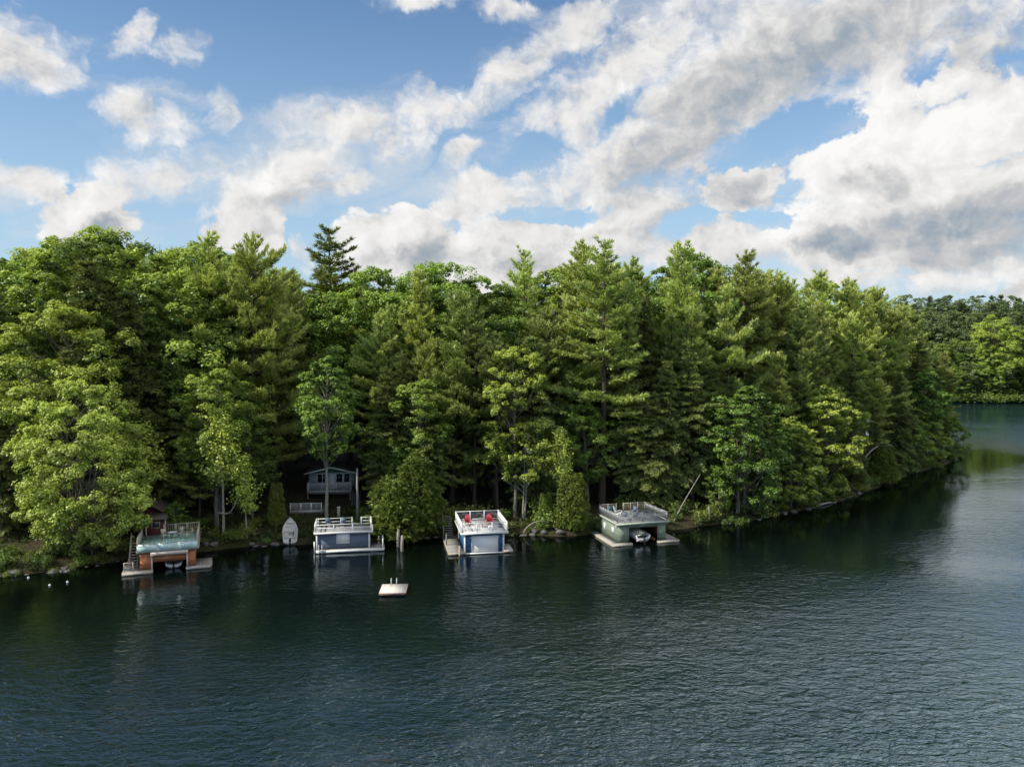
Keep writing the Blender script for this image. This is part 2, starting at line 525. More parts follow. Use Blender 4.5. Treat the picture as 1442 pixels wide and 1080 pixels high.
nA = cloud_noise((0, 0, 0))
nB = cloud_noise((DX, DY, 0))
dens = wmath('ADD', mask, wmath('MULTIPLY_ADD', nA, .80, .13))
CRISP = [(1275, 235, 200, 140, 30), (130, 318, 100, 60, 0), (565, 352, 120, 70, 8), (715, 368, 150, 60, 5), (1066, 268, 90, 60, 5), (345, 330, 70, 40, 0)]
crisp = wrange(union(CRISP), -.3, .4)
edge = WN.new('ShaderNodeMapRange'); edge.interpolation_type = 'SMOOTHSTEP'
WL.new(dens, edge.inputs['Value']); edge.inputs['From Min'].default_value = -.22
WL.new(wrange(crisp, 0, 1, .85, .14, False), edge.inputs['From Max'])
alpha = edge.outputs[0]
thick = wrange(dens, .15, 1.1)
slope = wmath('SUBTRACT', nA, nB)                # positive where the cloud turns its face to the sun
lit = wmath('MULTIPLY_ADD', slope, .62, .5, clamp=True)

DARK = [(1350, 325, 200, 60, 5, .66), (1242, 255, 60, 24, 5, .6), (1390, 352, 190, 30, 0, .55), (1110, 90, 250, 60, 16, .5), (950, 220, 150, 60, 30, .5), (1400, 60, 130, 46, 0, .45),
        (1000, 300, 150, 40, 20, .4), (600, 365, 60, 30, 10, .6), (160, 325, 50, 26, 0, .6), (1080, 290, 60, 22, 0, .55), (1180, 350, 90, 20, 0, .6), (760, 375, 90, 26, 0, .4), (60, 100, 50, 24, 0, .25), (420, 285, 70, 26, 20, .3), (1330, 410, 140, 12, 0, .5)]
dk = wmath('MAXIMUM', union(DARK), 0.0)
BRIGHT = [(1225, 200, 130, 70, 42, .95), (1370, 185, 110, 60, 0, .9), (1290, 250, 110, 40, 20, .5), (1130, 315, 90, 26, 35, .8), (970, 80, 60, 30, 45, .6), (1290, 130, 90, 24, 5, .8), (880, 130, 60, 20, 20, .5), (690, 270, 60, 22, 10, .5), (120, 300, 60, 25, 10, .7), (545, 335, 60, 22, 10, .7), (370, 250, 70, 30, 30, .6), (1370, 380, 110, 14, 0, .7)]
bt = wmath('MAXIMUM', union(BRIGHT), 0.0)
sh = wmath('MULTIPLY_ADD', thick, -.10, .74)
sh = wmath('ADD', sh, wmath('MULTIPLY', wmath('SUBTRACT', lit, .5), .54))
sh = wmath('MULTIPLY_ADD', dk, -.62, sh)
sh = wmath('MULTIPLY_ADD', bt, .30, sh, clamp=True)
ramp = WN.new('ShaderNodeValToRGB')
cr = ramp.color_ramp
cr.elements[0].position = 0.0; cr.elements[0].color = (.25, .31, .38, 1)
cr.elements[1].position = 1.0; cr.elements[1].color = (.97, .962, .95, 1)
for p_, c_ in ((.22, (.36, .42, .48)), (.45, (.57, .575, .585)), (.68, (.79, .782, .775))):
    e_ = cr.elements.new(p_); e_.color = (*c_, 1)
WL.new(sh, ramp.inputs[0])

STR = 0.10
sky = WN.new('ShaderNodeTexSky')
sky.sky_type = 'NISHITA'
sky.sun_disc = False
sky.sun_elevation = SUN_EL
sky.sun_rotation = SUN_AZ
sky.altitude = 300
sky.air_density = 1.0; sky.dust_density = .6; sky.ozone_density = 2.2
skyc = WN.new('ShaderNodeMixRGB'); skyc.blend_type = 'MULTIPLY'; skyc.inputs[0].default_value = 1
skyc.inputs[2].default_value = (1.08, 1.28, 1.40, 1)
WL.new(sky.outputs[0], skyc.inputs[1])
# thin haze towards the horizon and thin veils of high cloud
veil_n = wnoise(P1, 4.0, 6, .6, .6, loc=(.3, .9, 0), sc=(.7, 2.6, 1))
veil = wrange(veil_n.outputs[0], .44, .80, 0.0, .62)
veil = wmath('MULTIPLY', veil, wrange(mask, -1.1, .1))
cl10 = WN.new('ShaderNodeVectorMath'); cl10.operation = 'SCALE'; cl10.inputs['Scale'].default_value = 1 / STR
WL.new(ramp.outputs[0], cl10.inputs[0])
# clouds out of view get added brightness, as fill light and for water reflections
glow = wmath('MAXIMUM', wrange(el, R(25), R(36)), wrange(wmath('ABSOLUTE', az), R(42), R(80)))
east = wmath('MULTIPLY', wmath('MULTIPLY', glow, wrange(az, R(-12), R(16))), wrange(az, R(120), R(70)))  # further added boost on the right, for the sheen on the water
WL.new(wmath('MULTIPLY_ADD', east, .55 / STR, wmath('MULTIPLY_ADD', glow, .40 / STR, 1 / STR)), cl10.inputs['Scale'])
hz = wmath('POWER', wrange(el, 0.0, R(25), .97, 0.0, False), 1.5)
a0 = wmix(hz, skyc.outputs[0], (4.9, 6.7, 8.3))
a1 = wmix(veil, a0, (7.2, 7.4, 7.6))
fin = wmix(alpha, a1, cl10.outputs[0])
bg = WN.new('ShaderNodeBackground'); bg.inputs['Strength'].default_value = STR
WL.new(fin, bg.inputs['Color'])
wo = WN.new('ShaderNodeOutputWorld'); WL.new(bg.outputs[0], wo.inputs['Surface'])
world.cycles.sampling_method = 'MANUAL'
world.cycles.sample_map_resolution = 512

scene.view_settings.view_transform = 'Standard'
scene.view_settings.look = 'None'
scene.view_settings.exposure = 0
scene.view_settings.gamma = 1
cy = scene.cycles
cy.max_bounces = 5; cy.diffuse_bounces = 2; cy.glossy_bounces = 3; cy.transmission_bounces = 3; cy.transparent_max_bounces = 8
cy.caustics_reflective = False; cy.caustics_refractive = False
cy.sample_clamp_indirect = 4
cy.sample_clamp_direct = 6
cy.use_denoising = True
cy.use_adaptive_sampling = True
cy.adaptive_threshold = .02
# ------------------------------------------------------------------ shoreline, ground, lake
SHORE_PX = [(0, 812), (100, 803), (175, 788), (240, 778), (300, 773), (400, 767), (450, 765), (540, 760), (600, 757), (700, 754), (800, 753),
            (960, 743), (1040, 737), (1140, 716), (1220, 692), (1270, 670), (1330, 653), (1350, 646)]
SH = [on_z(*p)[:2] for p in SHORE_PX]
tip = SH[-1]
MAIN = [(-900, 60), (-300, 55), (-140, 62), (-85, 70)] + [tuple(p) for p in SH] + \
       [(tip[0] + 2, tip[1] + 9), (tip[0] - 2, tip[1] + 24), (tip[0] - 14, tip[1] + 45), (60, 225), (10, 245), (-200, 260), (-900, 260)]
FARL = [(40, 300), (130, 296), (165, 293), (185, 291), (205, 294), (240, 288), (400, 300), (900, 420), (900, 2200), (-900, 2200), (-900, 262), (-200, 262), (-20, 270)]


def sdist(px, py, poly):
    """signed distance to a polygon, positive inside"""
    px, py = np.asarray(px, float), np.asarray(py, float)
    d = np.full(px.shape, 1e9)
    ins = np.zeros(px.shape, bool)
    n = len(poly)
    for i in range(n):
        (x0, y0), (x1, y1) = poly[i], poly[(i + 1) % n]
        ex, ey = x1 - x0, y1 - y0
        t = np.clip(((px - x0) * ex + (py - y0) * ey) / (ex * ex + ey * ey + 1e-12), 0, 1)
        d = np.minimum(d, np.hypot(px - x0 - t * ex, py - y0 - t * ey))
        c = (y0 > py) != (y1 > py)
        with np.errstate(divide='ignore', invalid='ignore'):
            xi = x0 + (py - y0) * ex / (ey if ey != 0 else 1e-12)
        ins ^= c & (px < xi)
    return np.where(ins, d, -d)


def vnoise(x, y, s, seed=0):
    """smooth value noise"""
    x, y = np.asarray(x, float) / s, np.asarray(y, float) / s
    xi, yi = np.floor(x).astype(int), np.floor(y).astype(int)
    fx, fy = x - xi, y - yi
    fx, fy = fx * fx * (3 - 2 * fx), fy * fy * (3 - 2 * fy)

    def h(a, b):
        v = np.sin(a * 127.1 + b * 311.7 + seed * 74.7) * 43758.5453
        return v - np.floor(v)
    return (h(xi, yi) * (1 - fx) + h(xi + 1, yi) * fx) * (1 - fy) + (h(xi, yi + 1) * (1 - fx) + h(xi + 1, yi + 1) * fx) * fy


def ground_z(x, y):
    x, y = np.asarray(x, float), np.asarray(y, float)
    dm, df = sdist(x, y, MAIN), sdist(x, y, FARL)
    n = vnoise(x, y, 9, 1) + .5 * vnoise(x, y, 3.5, 2)
    wob = (vnoise(x, y, 3.0, 5) - .5) * 1.6 + (vnoise(x, y, 1.3, 6) - .5) * .7
    dm = dm + wob
    zm = np.where(dm > 0, .55 * np.clip(dm / .9, 0, 1) ** .7 + .125 * np.clip(dm, 0, 70) + (n - .75) * .7 * np.clip(dm / 5, 0, 1), np.maximum(dm * .7, -4))
    zf = np.where(df > 0, .4 * np.clip(df, 0, 1) + .16 * np.clip(df, 0, 130) + (n - .75) * .7 * np.clip(df / 5, 0, 1), np.maximum(df * .5, -4))
    return np.maximum(zm, zf)


def gz(x, y):
    return float(ground_z(np.array([x]), np.array([y]))[0])


def axis(dense0, dense1, step, far0, far1, grow=1.18):
    a = list(np.arange(dense0, dense1 + step / 2, step))
    s, v = step, dense0
    lo = []
    while v > far0:
        s *= grow; v -= s; lo.append(max(v, far0))
    s, v = step, dense1
    hi = []
    while v < far1:
        s *= grow; v += s; hi.append(min(v, far1))
    return np.array(lo[::-1] + a + hi)


def grid_mesh(name, xs, ys, zfun, mat, smooth=True):
    X, Y = np.meshgrid(xs, ys)
    Z = zfun(X, Y)
    V = np.stack([X, Y, Z], -1).reshape(-1, 3)
    nx, ny = len(xs), len(ys)
    i = (np.arange(ny - 1)[:, None] * nx + np.arange(nx - 1)[None, :]).ravel()
    Q = np.stack([i, i + 1, i + nx + 1, i + nx], -1)
    return make_mesh(name, V, [Q], mat, smooth=smooth), X, Y


gm = D.materials.new('forest_floor')
nt, N, L = nodes(gm)
out = N.new('ShaderNodeOutputMaterial'); b = N.new('ShaderNodeBsdfPrincipled'); b.inputs['Roughness'].default_value = .95
b.inputs['Specular IOR Level'].default_value = .15
L.new(b.outputs[0], out.inputs[0])
tco = N.new('ShaderNodeTexCoord')
n1 = N.new('ShaderNodeTexNoise'); n1.inputs['Scale'].default_value = .35; n1.inputs['Detail'].default_value = 8; n1.inputs['Roughness'].default_value = .7
n2 = N.new('ShaderNodeTexNoise'); n2.inputs['Scale'].default_value = 3.5; n2.inputs['Detail'].default_value = 6; n2.inputs['Roughness'].default_value = .7
for n_ in (n1, n2): L.new(tco.outputs['Object'], n_.inputs['Vector'])
r1 = N.new('ShaderNodeValToRGB')
r1.color_ramp.elements[0].position = .38; r1.color_ramp.elements[0].color = (.075, .055, .035, 1)
r1.color_ramp.elements[1].position = .62; r1.color_ramp.elements[1].color = (.045, .06, .02, 1)
L.new(n1.outputs[0], r1.inputs[0])
r2 = N.new('ShaderNodeValToRGB')
r2.color_ramp.elements[0].position = .35; r2.color_ramp.elements[0].color = (.45, .45, .45, 1)
r2.color_ramp.elements[1].position = .7; r2.color_ramp.elements[1].color = (1.3, 1.25, 1.15, 1)
L.new(n2.outputs[0], r2.inputs[0])
mm = N.new('ShaderNodeMixRGB'); mm.blend_type = 'MULTIPLY'; mm.inputs[0].default_value = 1
L.new(r1.outputs[0], mm.inputs[1]); L.new(r2.outputs[0], mm.inputs[2])
L.new(mm.outputs[0], b.inputs['Base Color'])
bp = N.new('ShaderNodeBump'); bp.inputs['Strength'].default_value = .8; bp.inputs['Distance'].default_value = .15
L.new(n2.outputs[0], bp.inputs['Height']); L.new(bp.outputs[0], b.inputs['Normal'])

xs = axis(-100, 125, 1.25, -5000, 5000)
ys = axis(62, 190, 1.25, -3000, 6000)
gme, _, _ = grid_mesh('ground', xs, ys, ground_z, gm)
tag(link('ground', gme), kind='structure')

# the lake: one sheet, ripples as bump, calmer in the lee of the shore
wm = D.materials.new('lake_water')
nt, N, L = nodes(wm)
out = N.new('ShaderNodeOutputMaterial')
body = N.new('ShaderNodeBsdfDiffuse'); body.inputs['Color'].default_value = (.003, .007, .006, 1)
gls = N.new('ShaderNodeBsdfGlossy'); gls.inputs['Roughness'].default_value = .05; gls.inputs['Color'].default_value = (.82, .94, 1, 1)
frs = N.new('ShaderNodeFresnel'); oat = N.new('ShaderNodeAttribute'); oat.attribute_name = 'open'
ior = N.new('ShaderNodeMapRange'); ior.inputs['To Min'].default_value = 1.33; ior.inputs['To Max'].default_value = 3.5  # rises offshore and to the right: sheen put into the reflectivity
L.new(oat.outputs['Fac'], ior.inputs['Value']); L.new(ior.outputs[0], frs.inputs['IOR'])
bcm = N.new('ShaderNodeMixRGB'); bcm.inputs[1].default_value = (.0015, .003, .002, 1); bcm.inputs[2].default_value = (.010, .032, .036, 1)  # near-black inshore: shade under the bank put into the water colour
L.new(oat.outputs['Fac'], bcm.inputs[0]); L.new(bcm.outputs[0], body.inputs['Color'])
mxs = N.new('ShaderNodeMixShader')
L.new(frs.outputs[0], mxs.inputs[0]); L.new(body.outputs[0], mxs.inputs[1]); L.new(gls.outputs[0], mxs.inputs[2])
L.new(mxs.outputs[0], out.inputs[0])
tco = N.new('ShaderNodeTexCoord')
att = N.new('ShaderNodeAttribute'); att.attribute_name = 'wind'


def wave(scale, rot, stretch, detail, rough, dist=.4):
    mp = N.new('ShaderNodeMapping'); mp.inputs['Rotation'].default_value = (0, 0, R(rot)); mp.inputs['Scale'].default_value = stretch
    L.new(tco.outputs['Object'], mp.inputs[0])
    n = N.new('ShaderNodeTexNoise'); n.noise_dimensions = '2D'
    n.inputs['Scale'].default_value = scale; n.inputs['Detail'].default_value = detail
    n.inputs['Roughness'].default_value = rough; n.inputs['Distortion'].default_value = dist
    L.new(mp.outputs[0], n.inputs['Vector'])
    return n.outputs[0]


def m2(op, a, b_):
    n = N.new('ShaderNodeMath'); n.operation = op
    for i, x in enumerate((a, b_)):
        if hasattr(x, 'is_linked'): L.new(x, n.inputs[i])
        else: n.inputs[i].default_value = x
    return n.outputs[0]


w1 = wave(.75, 7, (.55, 1, 1), 3, .5)
w2 = wave(2.1, -12, (.6, 1, 1), 3, .55)
w3 = wave(5.5, 4, (.7, 1, 1), 2, .5)
gust = wave(.045, 20, (.5, 1, 1), 3, .5)
hgt = m2('ADD', m2('ADD', m2('MULTIPLY', w1, .50), m2('MULTIPLY', w2, .42)), m2('MULTIPLY', w3, .12))
gr = N.new('ShaderNodeMapRange'); gr.inputs['From Min'].default_value = .35; gr.inputs['From Max'].default_value = .68
gr.inputs['To Min'].default_value = .35; gr.inputs['To Max'].default_value = 1.45
L.new(gust, gr.inputs['Value'])
stg = m2('MULTIPLY', att.outputs['Fac'], gr.outputs[0])
hgt = m2('MULTIPLY', hgt, stg)
bp = N.new('ShaderNodeBump'); bp.inputs['Strength'].default_value = 1; bp.inputs['Distance'].default_value = .44
L.new(hgt, bp.inputs['Height']); L.new(bp.outputs[0], gls.inputs['Normal']); 
bf = N.new('ShaderNodeBump'); bf.inputs['Strength'].default_value = 1; bf.inputs['Distance'].default_value = .26
L.new(hgt, bf.inputs['Height']); L.new(bf.outputs[0], frs.inputs['Normal'])
xs = axis(-120, 200, 4, -5500, 5500, 1.3)
ys = axis(-20, 330, 4, -3500, 6500, 1.3)
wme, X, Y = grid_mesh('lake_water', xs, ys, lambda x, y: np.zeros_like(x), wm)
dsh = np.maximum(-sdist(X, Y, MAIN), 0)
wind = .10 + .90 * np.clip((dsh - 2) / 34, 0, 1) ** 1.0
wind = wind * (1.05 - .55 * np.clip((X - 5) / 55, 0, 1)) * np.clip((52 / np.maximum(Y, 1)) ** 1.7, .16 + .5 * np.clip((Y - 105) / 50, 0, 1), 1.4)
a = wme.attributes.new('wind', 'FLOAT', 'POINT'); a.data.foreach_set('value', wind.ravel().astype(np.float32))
op = np.clip((dsh - 6) / 46, 0, 1) * (.50 + .50 * np.clip((X - 2) / 40, 0, 1))  # weight of the added sheen and of the painted inshore darkening
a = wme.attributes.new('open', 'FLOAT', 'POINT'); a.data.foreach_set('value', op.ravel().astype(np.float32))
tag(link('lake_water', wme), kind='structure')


def shore_y(px):
    xs_, ys_ = zip(*SHORE_PX)
    row = np.interp(px, xs_, ys_)
    return on_z(px, row)[1]
# ------------------------------------------------------------------ tree prototypes (shared meshes)
class Leaves:
    """many small triangles and diamonds with a tint each"""
    def __init__(s):
        s.V, s.F3, s.F4, s.t3, s.t4, s.n = [], [], [], [], [], 0

    def blades(s, P, Dr, rng, n, length, width, cone, tint, up=.0):
        """n thin triangles fanning out of every point P along its direction"""
        P = np.repeat(P, n, 0); Dr = np.repeat(Dr, n, 0); tint = np.repeat(tint, n)
        k = len(P)
        d = Dr + rng.normal(0, cone, (k, 3)); d[:, 2] += up
        d /= np.linalg.norm(d, axis=1)[:, None] + 1e-9
        r = rng.normal(0, .55, (k, 3)) + np.array([0, 0, 1.])
        a = np.cross(d, r)
        a /= np.linalg.norm(a, axis=1)[:, None] + 1e-9
        ln = length * rng.uniform(.65, 1.25, (k, 1)); w = width * rng.uniform(.7, 1.3, (k, 1))
        P = P + rng.normal(0, .05, (k, 3))
        v = np.stack([P + a * w * .5, P - a * w * .5 + d * ln * .15, P + d * ln], 1).reshape(-1, 3)
        s.V.append(v); s.F3.append(np.arange(k * 3).reshape(-1, 3) + s.n); s.n += k * 3
        s.t3.append(np.clip(tint + rng.normal(0, .13, k), 0, 1))

    def diamonds(s, P, Nr, rng, size, tint, aspect=.7):
        k = len(P)
        Nr = Nr / (np.linalg.norm(Nr, axis=1)[:, None] + 1e-9)
        r = rng.normal(0, 1, (k, 3))
        a = np.cross(Nr, r); a /= np.linalg.norm(a, axis=1)[:, None] + 1e-9
        b_ = np.cross(Nr, a)
        sz = size * rng.uniform(.65, 1.3, (k, 1))
        v = np.stack([P - a * sz * .5, P - b_ * sz * .5 * aspect + Nr * sz * .06, P + a * sz * .55, P + b_ * sz * .5 * aspect + Nr * sz * .06], 1).reshape(-1, 3)
        s.V.append(v); s.F4.append(np.arange(k * 4).reshape(-1, 4) + s.n); s.n += k * 4
        s.t4.append(np.clip(tint + rng.normal(0, .12, k), 0, 1))

    def mesh(s, name, mat):
        F, t = [], []
        if s.F3: F.append(np.concatenate(s.F3)); t.append(np.concatenate(s.t3))
        if s.F4: F.append(np.concatenate(s.F4)); t.append(np.concatenate(s.t4))
        return make_mesh(name, np.concatenate(s.V), F, mat, attr=np.concatenate(t))


class Wood:
    def __init__(s): s.mb = MB()

    def limb(s, pts, r0, r1, n=6):
        s.mb.tube(pts, np.linspace(r0, r1, len(pts)), n, cap=False)

    def mesh(s, name, mat):
        return make_mesh(name, np.concatenate(s.mb.V), [np.concatenate(s.mb.Q)], mat, smooth=True)


def unit(v):
    return v / (np.linalg.norm(v) + 1e-9)


def trunk_line(rng, H, wob=.012, lean=(0, 0), n=12):
    z = np.linspace(-.6, H, n)
    off = np.cumsum(rng.normal(0, wob * H / n ** .5 * .6, (n, 2)), 0)
    off -= off[0]
    t = np.clip(z / H, 0, 1)
    return np.stack([off[:, 0] + lean[0] * t ** 1.2, off[:, 1] + lean[1] * t ** 1.2, z], -1)


def on_line(tl, z):
    return np.array([np.interp(z, tl[:, 2], tl[:, 0]), np.interp(z, tl[:, 2], tl[:, 1]), z])


def make_pine(seed, H=26., Rd=4.6, base=.24, step=.85, mat='needles', bark='bark_pine', droop=0., top_open=0., nb=(5, 7), dens=1.0, lean=(0, 0), blade=(.50, .125), sweep=.24):
    """layered pine: whorls of upswept branches, each a flat plume of needle tufts"""
    rng = np.random.default_rng(seed)
    wood, lv = Wood(), Leaves()
    tl = trunk_line(rng, H, .012, lean)
    r0 = H * .0125
    wood.mb.tube(tl, r0 * (1 - .93 * np.clip(tl[:, 2] / H, 0, 1) ** .9), 9, cap=False)
    for _ in range(10):                                   # bare dead stubs below the crown
        z = rng.uniform(.08, base + .08) * H
        p = on_line(tl, z); a = rng.uniform(0, 2 * PI); l = rng.uniform(.5, 2.0)
        wood.limb([p, p + np.array([math.cos(a) * l, math.sin(a) * l, rng.uniform(-.3, .1) * l])], .035, .012, 4)
    az0, z = rng.uniform(0, 2 * PI), base * H
    ph = rng.uniform(0, 6.28, 4)
    P, Dd, T = [], [], []
    while z < H * .985:
        t = max(0.0, (z / H - base) / (1 - base))
        prof = (1 - t) ** .76 * (.6 + .4 * min(1, t / .18)) * (1 + .22 * math.sin(t * 9 + ph[0]) + .14 * math.sin(t * 21 + ph[1]))
        k = rng.integers(nb[0], nb[1] + 1)
        a0 = rng.uniform(0, 2 * PI)
        for j in range(k):
            if rng.random() < .10 + top_open * t: continue
            a = a0 + j * 2 * PI / k + rng.normal(0, .22)
            Lb = Rd * prof * rng.uniform(.62, 1.22) * (1 + .22 * math.cos(a - az0 + t * 2)) + .35
            if rng.random() < .06: Lb *= 1.3
            e = -.10 + .85 * t ** 1.6 - droop + rng.normal(0, .09)
            p0 = on_line(tl, z + rng.uniform(-.25, .25))
            h = np.array([math.cos(a), math.sin(a), 0.])
            sd_ = np.array([-h[1], h[0], 0.])
            bend = rng.normal(0, .10)
            s_ = np.linspace(0, 1, 6)
            pts = p0 + np.outer(s_ * Lb * math.cos(e), h) + np.outer(s_ ** 2 * Lb * bend, sd_)
            pts[:, 2] += Lb * (math.sin(e) * s_ + (sweep - droop * .8) * s_ ** 2.2)
            wood.limb(pts, .018 + .013 * Lb, .012, 4)
            nt_ = max(3, int(Lb / .27 * dens))
            bt_ = rng.normal(0, .10)
            for q in np.linspace(.22 if Lb > 1.6 else .1, 1, nt_):
                c = np.array([np.interp(q, s_, pts[:, i]) for i in range(3)])
                fw = unit(pts[min(5, int(q * 5) + 1)] - pts[min(4, int(q * 5))])
                for sgn in (-1, 1):
                    wl = (.34 * Lb * (1.02 - q) ** .8 + .28) * rng.uniform(.6, 1.15)
                    ang = rng.uniform(.6, 1.05)
                    d = unit(fw * math.cos(ang) + sd_ * sgn * math.sin(ang) + np.array([0, 0, rng.normal(.06 - droop * .7, .09)]))
                    m = max(1, int(wl / .34 + .5))
                    for w in np.linspace(.35, 1, m):
                        pp = c + d * wl * w
                        P.append(pp); Dd.append(unit(d + fw * .5 + np.array([0, 0, .30 - droop * .8])))
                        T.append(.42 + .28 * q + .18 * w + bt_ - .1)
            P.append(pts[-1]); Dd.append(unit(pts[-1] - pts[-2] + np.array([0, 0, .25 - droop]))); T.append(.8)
        z += step * rng.uniform(.7, 1.35) * (1 - .35 * t)
    P, Dd, T = np.array(P), np.array(Dd), np.array(T)
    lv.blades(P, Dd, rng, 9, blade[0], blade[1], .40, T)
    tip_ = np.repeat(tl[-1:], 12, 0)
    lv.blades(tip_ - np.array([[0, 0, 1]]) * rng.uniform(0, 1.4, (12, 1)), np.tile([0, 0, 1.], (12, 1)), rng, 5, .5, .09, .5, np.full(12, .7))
    return wood.mesh('pine_trunk', M[bark]), lv.mesh('pine_crown', M[mat])


def make_broadleaf(seed, H=20., Rd=4.5, base=.3, leaf=.34, nc=46, per=20, mat='leaves', bark='bark_grey', flat=.72, point=0., sub=11, lean=(0, 0), trunks=1, open_=.0, rc=(.2, .36), bark_r=.014):
    """broadleaf tree: limbs to clumps of leaves spread through an uneven crown"""
    rng = np.random.default_rng(seed)
    wood, lv = Wood(), Leaves()
    tls = []
    for k in range(trunks):
        ln = np.array(lean) + (rng.normal(0, .07 * H, 2) if trunks > 1 else 0)
        tl = trunk_line(rng, H * .86, .02, ln)
        if trunks > 1: tl[:, :2] += rng.normal(0, .35, 2)
        r0 = H * bark_r * (1 if trunks == 1 else .7)
        wood.mb.tube(tl, r0 * (1 - .9 * np.clip(tl[:, 2] / (H * .86), 0, 1)), 8, cap=False)
        tls.append(tl)
    zc, hz_ = H * (1 + base) / 2, H * (1 - base) / 2
    ph = rng.uniform(0, 6.28, 6)
    clumps, tries = [], 0
    while len(clumps) < nc and tries < 4000:
        tries += 1
        u = rng.uniform(-1, 1); a = rng.uniform(0, 2 * PI)
        lobes = 1 + .20 * math.sin(2 * a + ph[0] + 2 * u) + .15 * math.sin(3 * a + ph[1] - 3 * u) + .10 * math.sin(5 * a + ph[2] + 4 * u)
        rr = rng.uniform(.35, 1.0) ** .55 * lobes
        w = math.sqrt(max(0, 1 - u * u)) if u < 0 else (1 - u ** 2.0) ** (.5 + point)
        c = np.array([math.cos(a) * w * rr * Rd, math.sin(a) * w * rr * Rd, zc + u * hz_ * (.92 + .08 * rr)])
        r = Rd * rng.uniform(*rc) * (1 - .25 * max(0, u))
        if clumps:
            dd = min(np.linalg.norm((c - q) * [1, 1, 1.15]) - .55 * (r + s_) for q, s_ in clumps)
            if dd < -open_ * 0 and tries < 3000: continue
        clumps.append((c, r))
    for c, r in clumps:
        tl = tls[rng.integers(len(tls))]
        zs = np.clip(c[2] - np.hypot(c[0], c[1]) * rng.uniform(.7, 1.2) - .5, H * base * .55, H * .82)
        p0 = on_line(tl, zs)
        mid = (p0 + c) / 2 + np.array([0, 0, -.12 * np.linalg.norm(c - p0)]) * rng.uniform(0, 1) + rng.normal(0, .15, 3)
        wood.limb([p0, p0 * .6 + mid * .4, mid, c * .6 + mid * .4, c], .015 + .009 * np.linalg.norm(c - p0), .01, 4)
        out_ = unit(c - np.array([0, 0, zc - .25 * hz_]))
        ct = rng.normal(0, .10)
        for _ in range(sub):
            d = unit(rng.normal(0, 1, 3) + out_ * .55 + np.array([0, 0, .35]))
            sc = c + d * r * rng.uniform(.55, 1.05) * np.array([1.1, 1.1, flat])
            sr = r * rng.uniform(.26, .46)
            n = int(per * rng.uniform(.6, 1.35))
            q = rng.normal(0, 1, (n, 3)); q /= np.linalg.norm(q, axis=1)[:, None]
            q *= rng.uniform(.25, 1.05, (n, 1)) ** .6
            pts = sc + q * sr * np.array([1.12, 1.12, .78])
            nr = q * .55 + d * .35 + np.array([0, 0, .55]) + rng.normal(0, .38, (n, 3))
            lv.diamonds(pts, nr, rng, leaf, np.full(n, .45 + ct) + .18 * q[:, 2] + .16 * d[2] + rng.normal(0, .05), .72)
    return wood.mesh('tree_trunk', M[bark]), lv.mesh('tree_crown', M[mat])


def make_sapling(seed, H=11., Rd=2.6, base=.28, leaf=.27, mat='leaves_maple', bark='bark_pale', nb=34, per=15, lean=(0, 0)):
    """young maple: steep branches set with loose leaf sprays"""
    rng = np.random.default_rng(seed)
    wood, lv = Wood(), Leaves()
    tl = trunk_line(rng, H * .95, .03, lean)
    wood.mb.tube(tl, H * .013 * (1 - .92 * np.clip(tl[:, 2] / H, 0, 1)), 7, cap=False)
    P, Nn, T = [], [], []
    for i in range(nb):
        t = (i + rng.uniform(0, .8)) / nb
        z = H * (base + (.93 - base) * t)
        a = i * 2.4 + rng.normal(0, .4)
        Lb = Rd * (1.05 - .8 * t) * rng.uniform(.65, 1.2) * min(1, .55 + 2 * t)
        e = .45 + .55 * t + rng.normal(0, .12)
        p0 = on_line(tl, z)
        s_ = np.linspace(0, 1, 5)
        pts = p0 + np.outer(s_ * Lb * math.cos(e), [math.cos(a), math.sin(a), 0])
        pts[:, 2] += Lb * (math.sin(e) * s_ + .15 * s_ ** 2)
        wood.limb(pts, .02 + .012 * Lb, .01, 4)
        bt_ = rng.normal(0, .1)
        for q in np.linspace(.3, 1.0, max(3, int(Lb / .32))):
            c = np.array([np.interp(q, s_, pts[:, k]) for k in range(3)])
            n = int(per * rng.uniform(.7, 1.5))
            o = rng.normal(0, .34, (n, 3)) * np.array([1.2, 1.2, .7])
            P.append(c + o + np.array([0, 0, .05])); nn = o * .5 + rng.normal(0, .35, (n, 3)); nn[:, 2] += .55
            Nn.append(nn); T.append(np.full(n, .5 + bt_ + .2 * q))
    lv.diamonds(np.concatenate(P), np.concatenate(Nn), rng, leaf, np.concatenate(T), .75)
    return wood.mesh('sapling_trunk', M[bark]), lv.mesh('sapling_crown', M[mat])


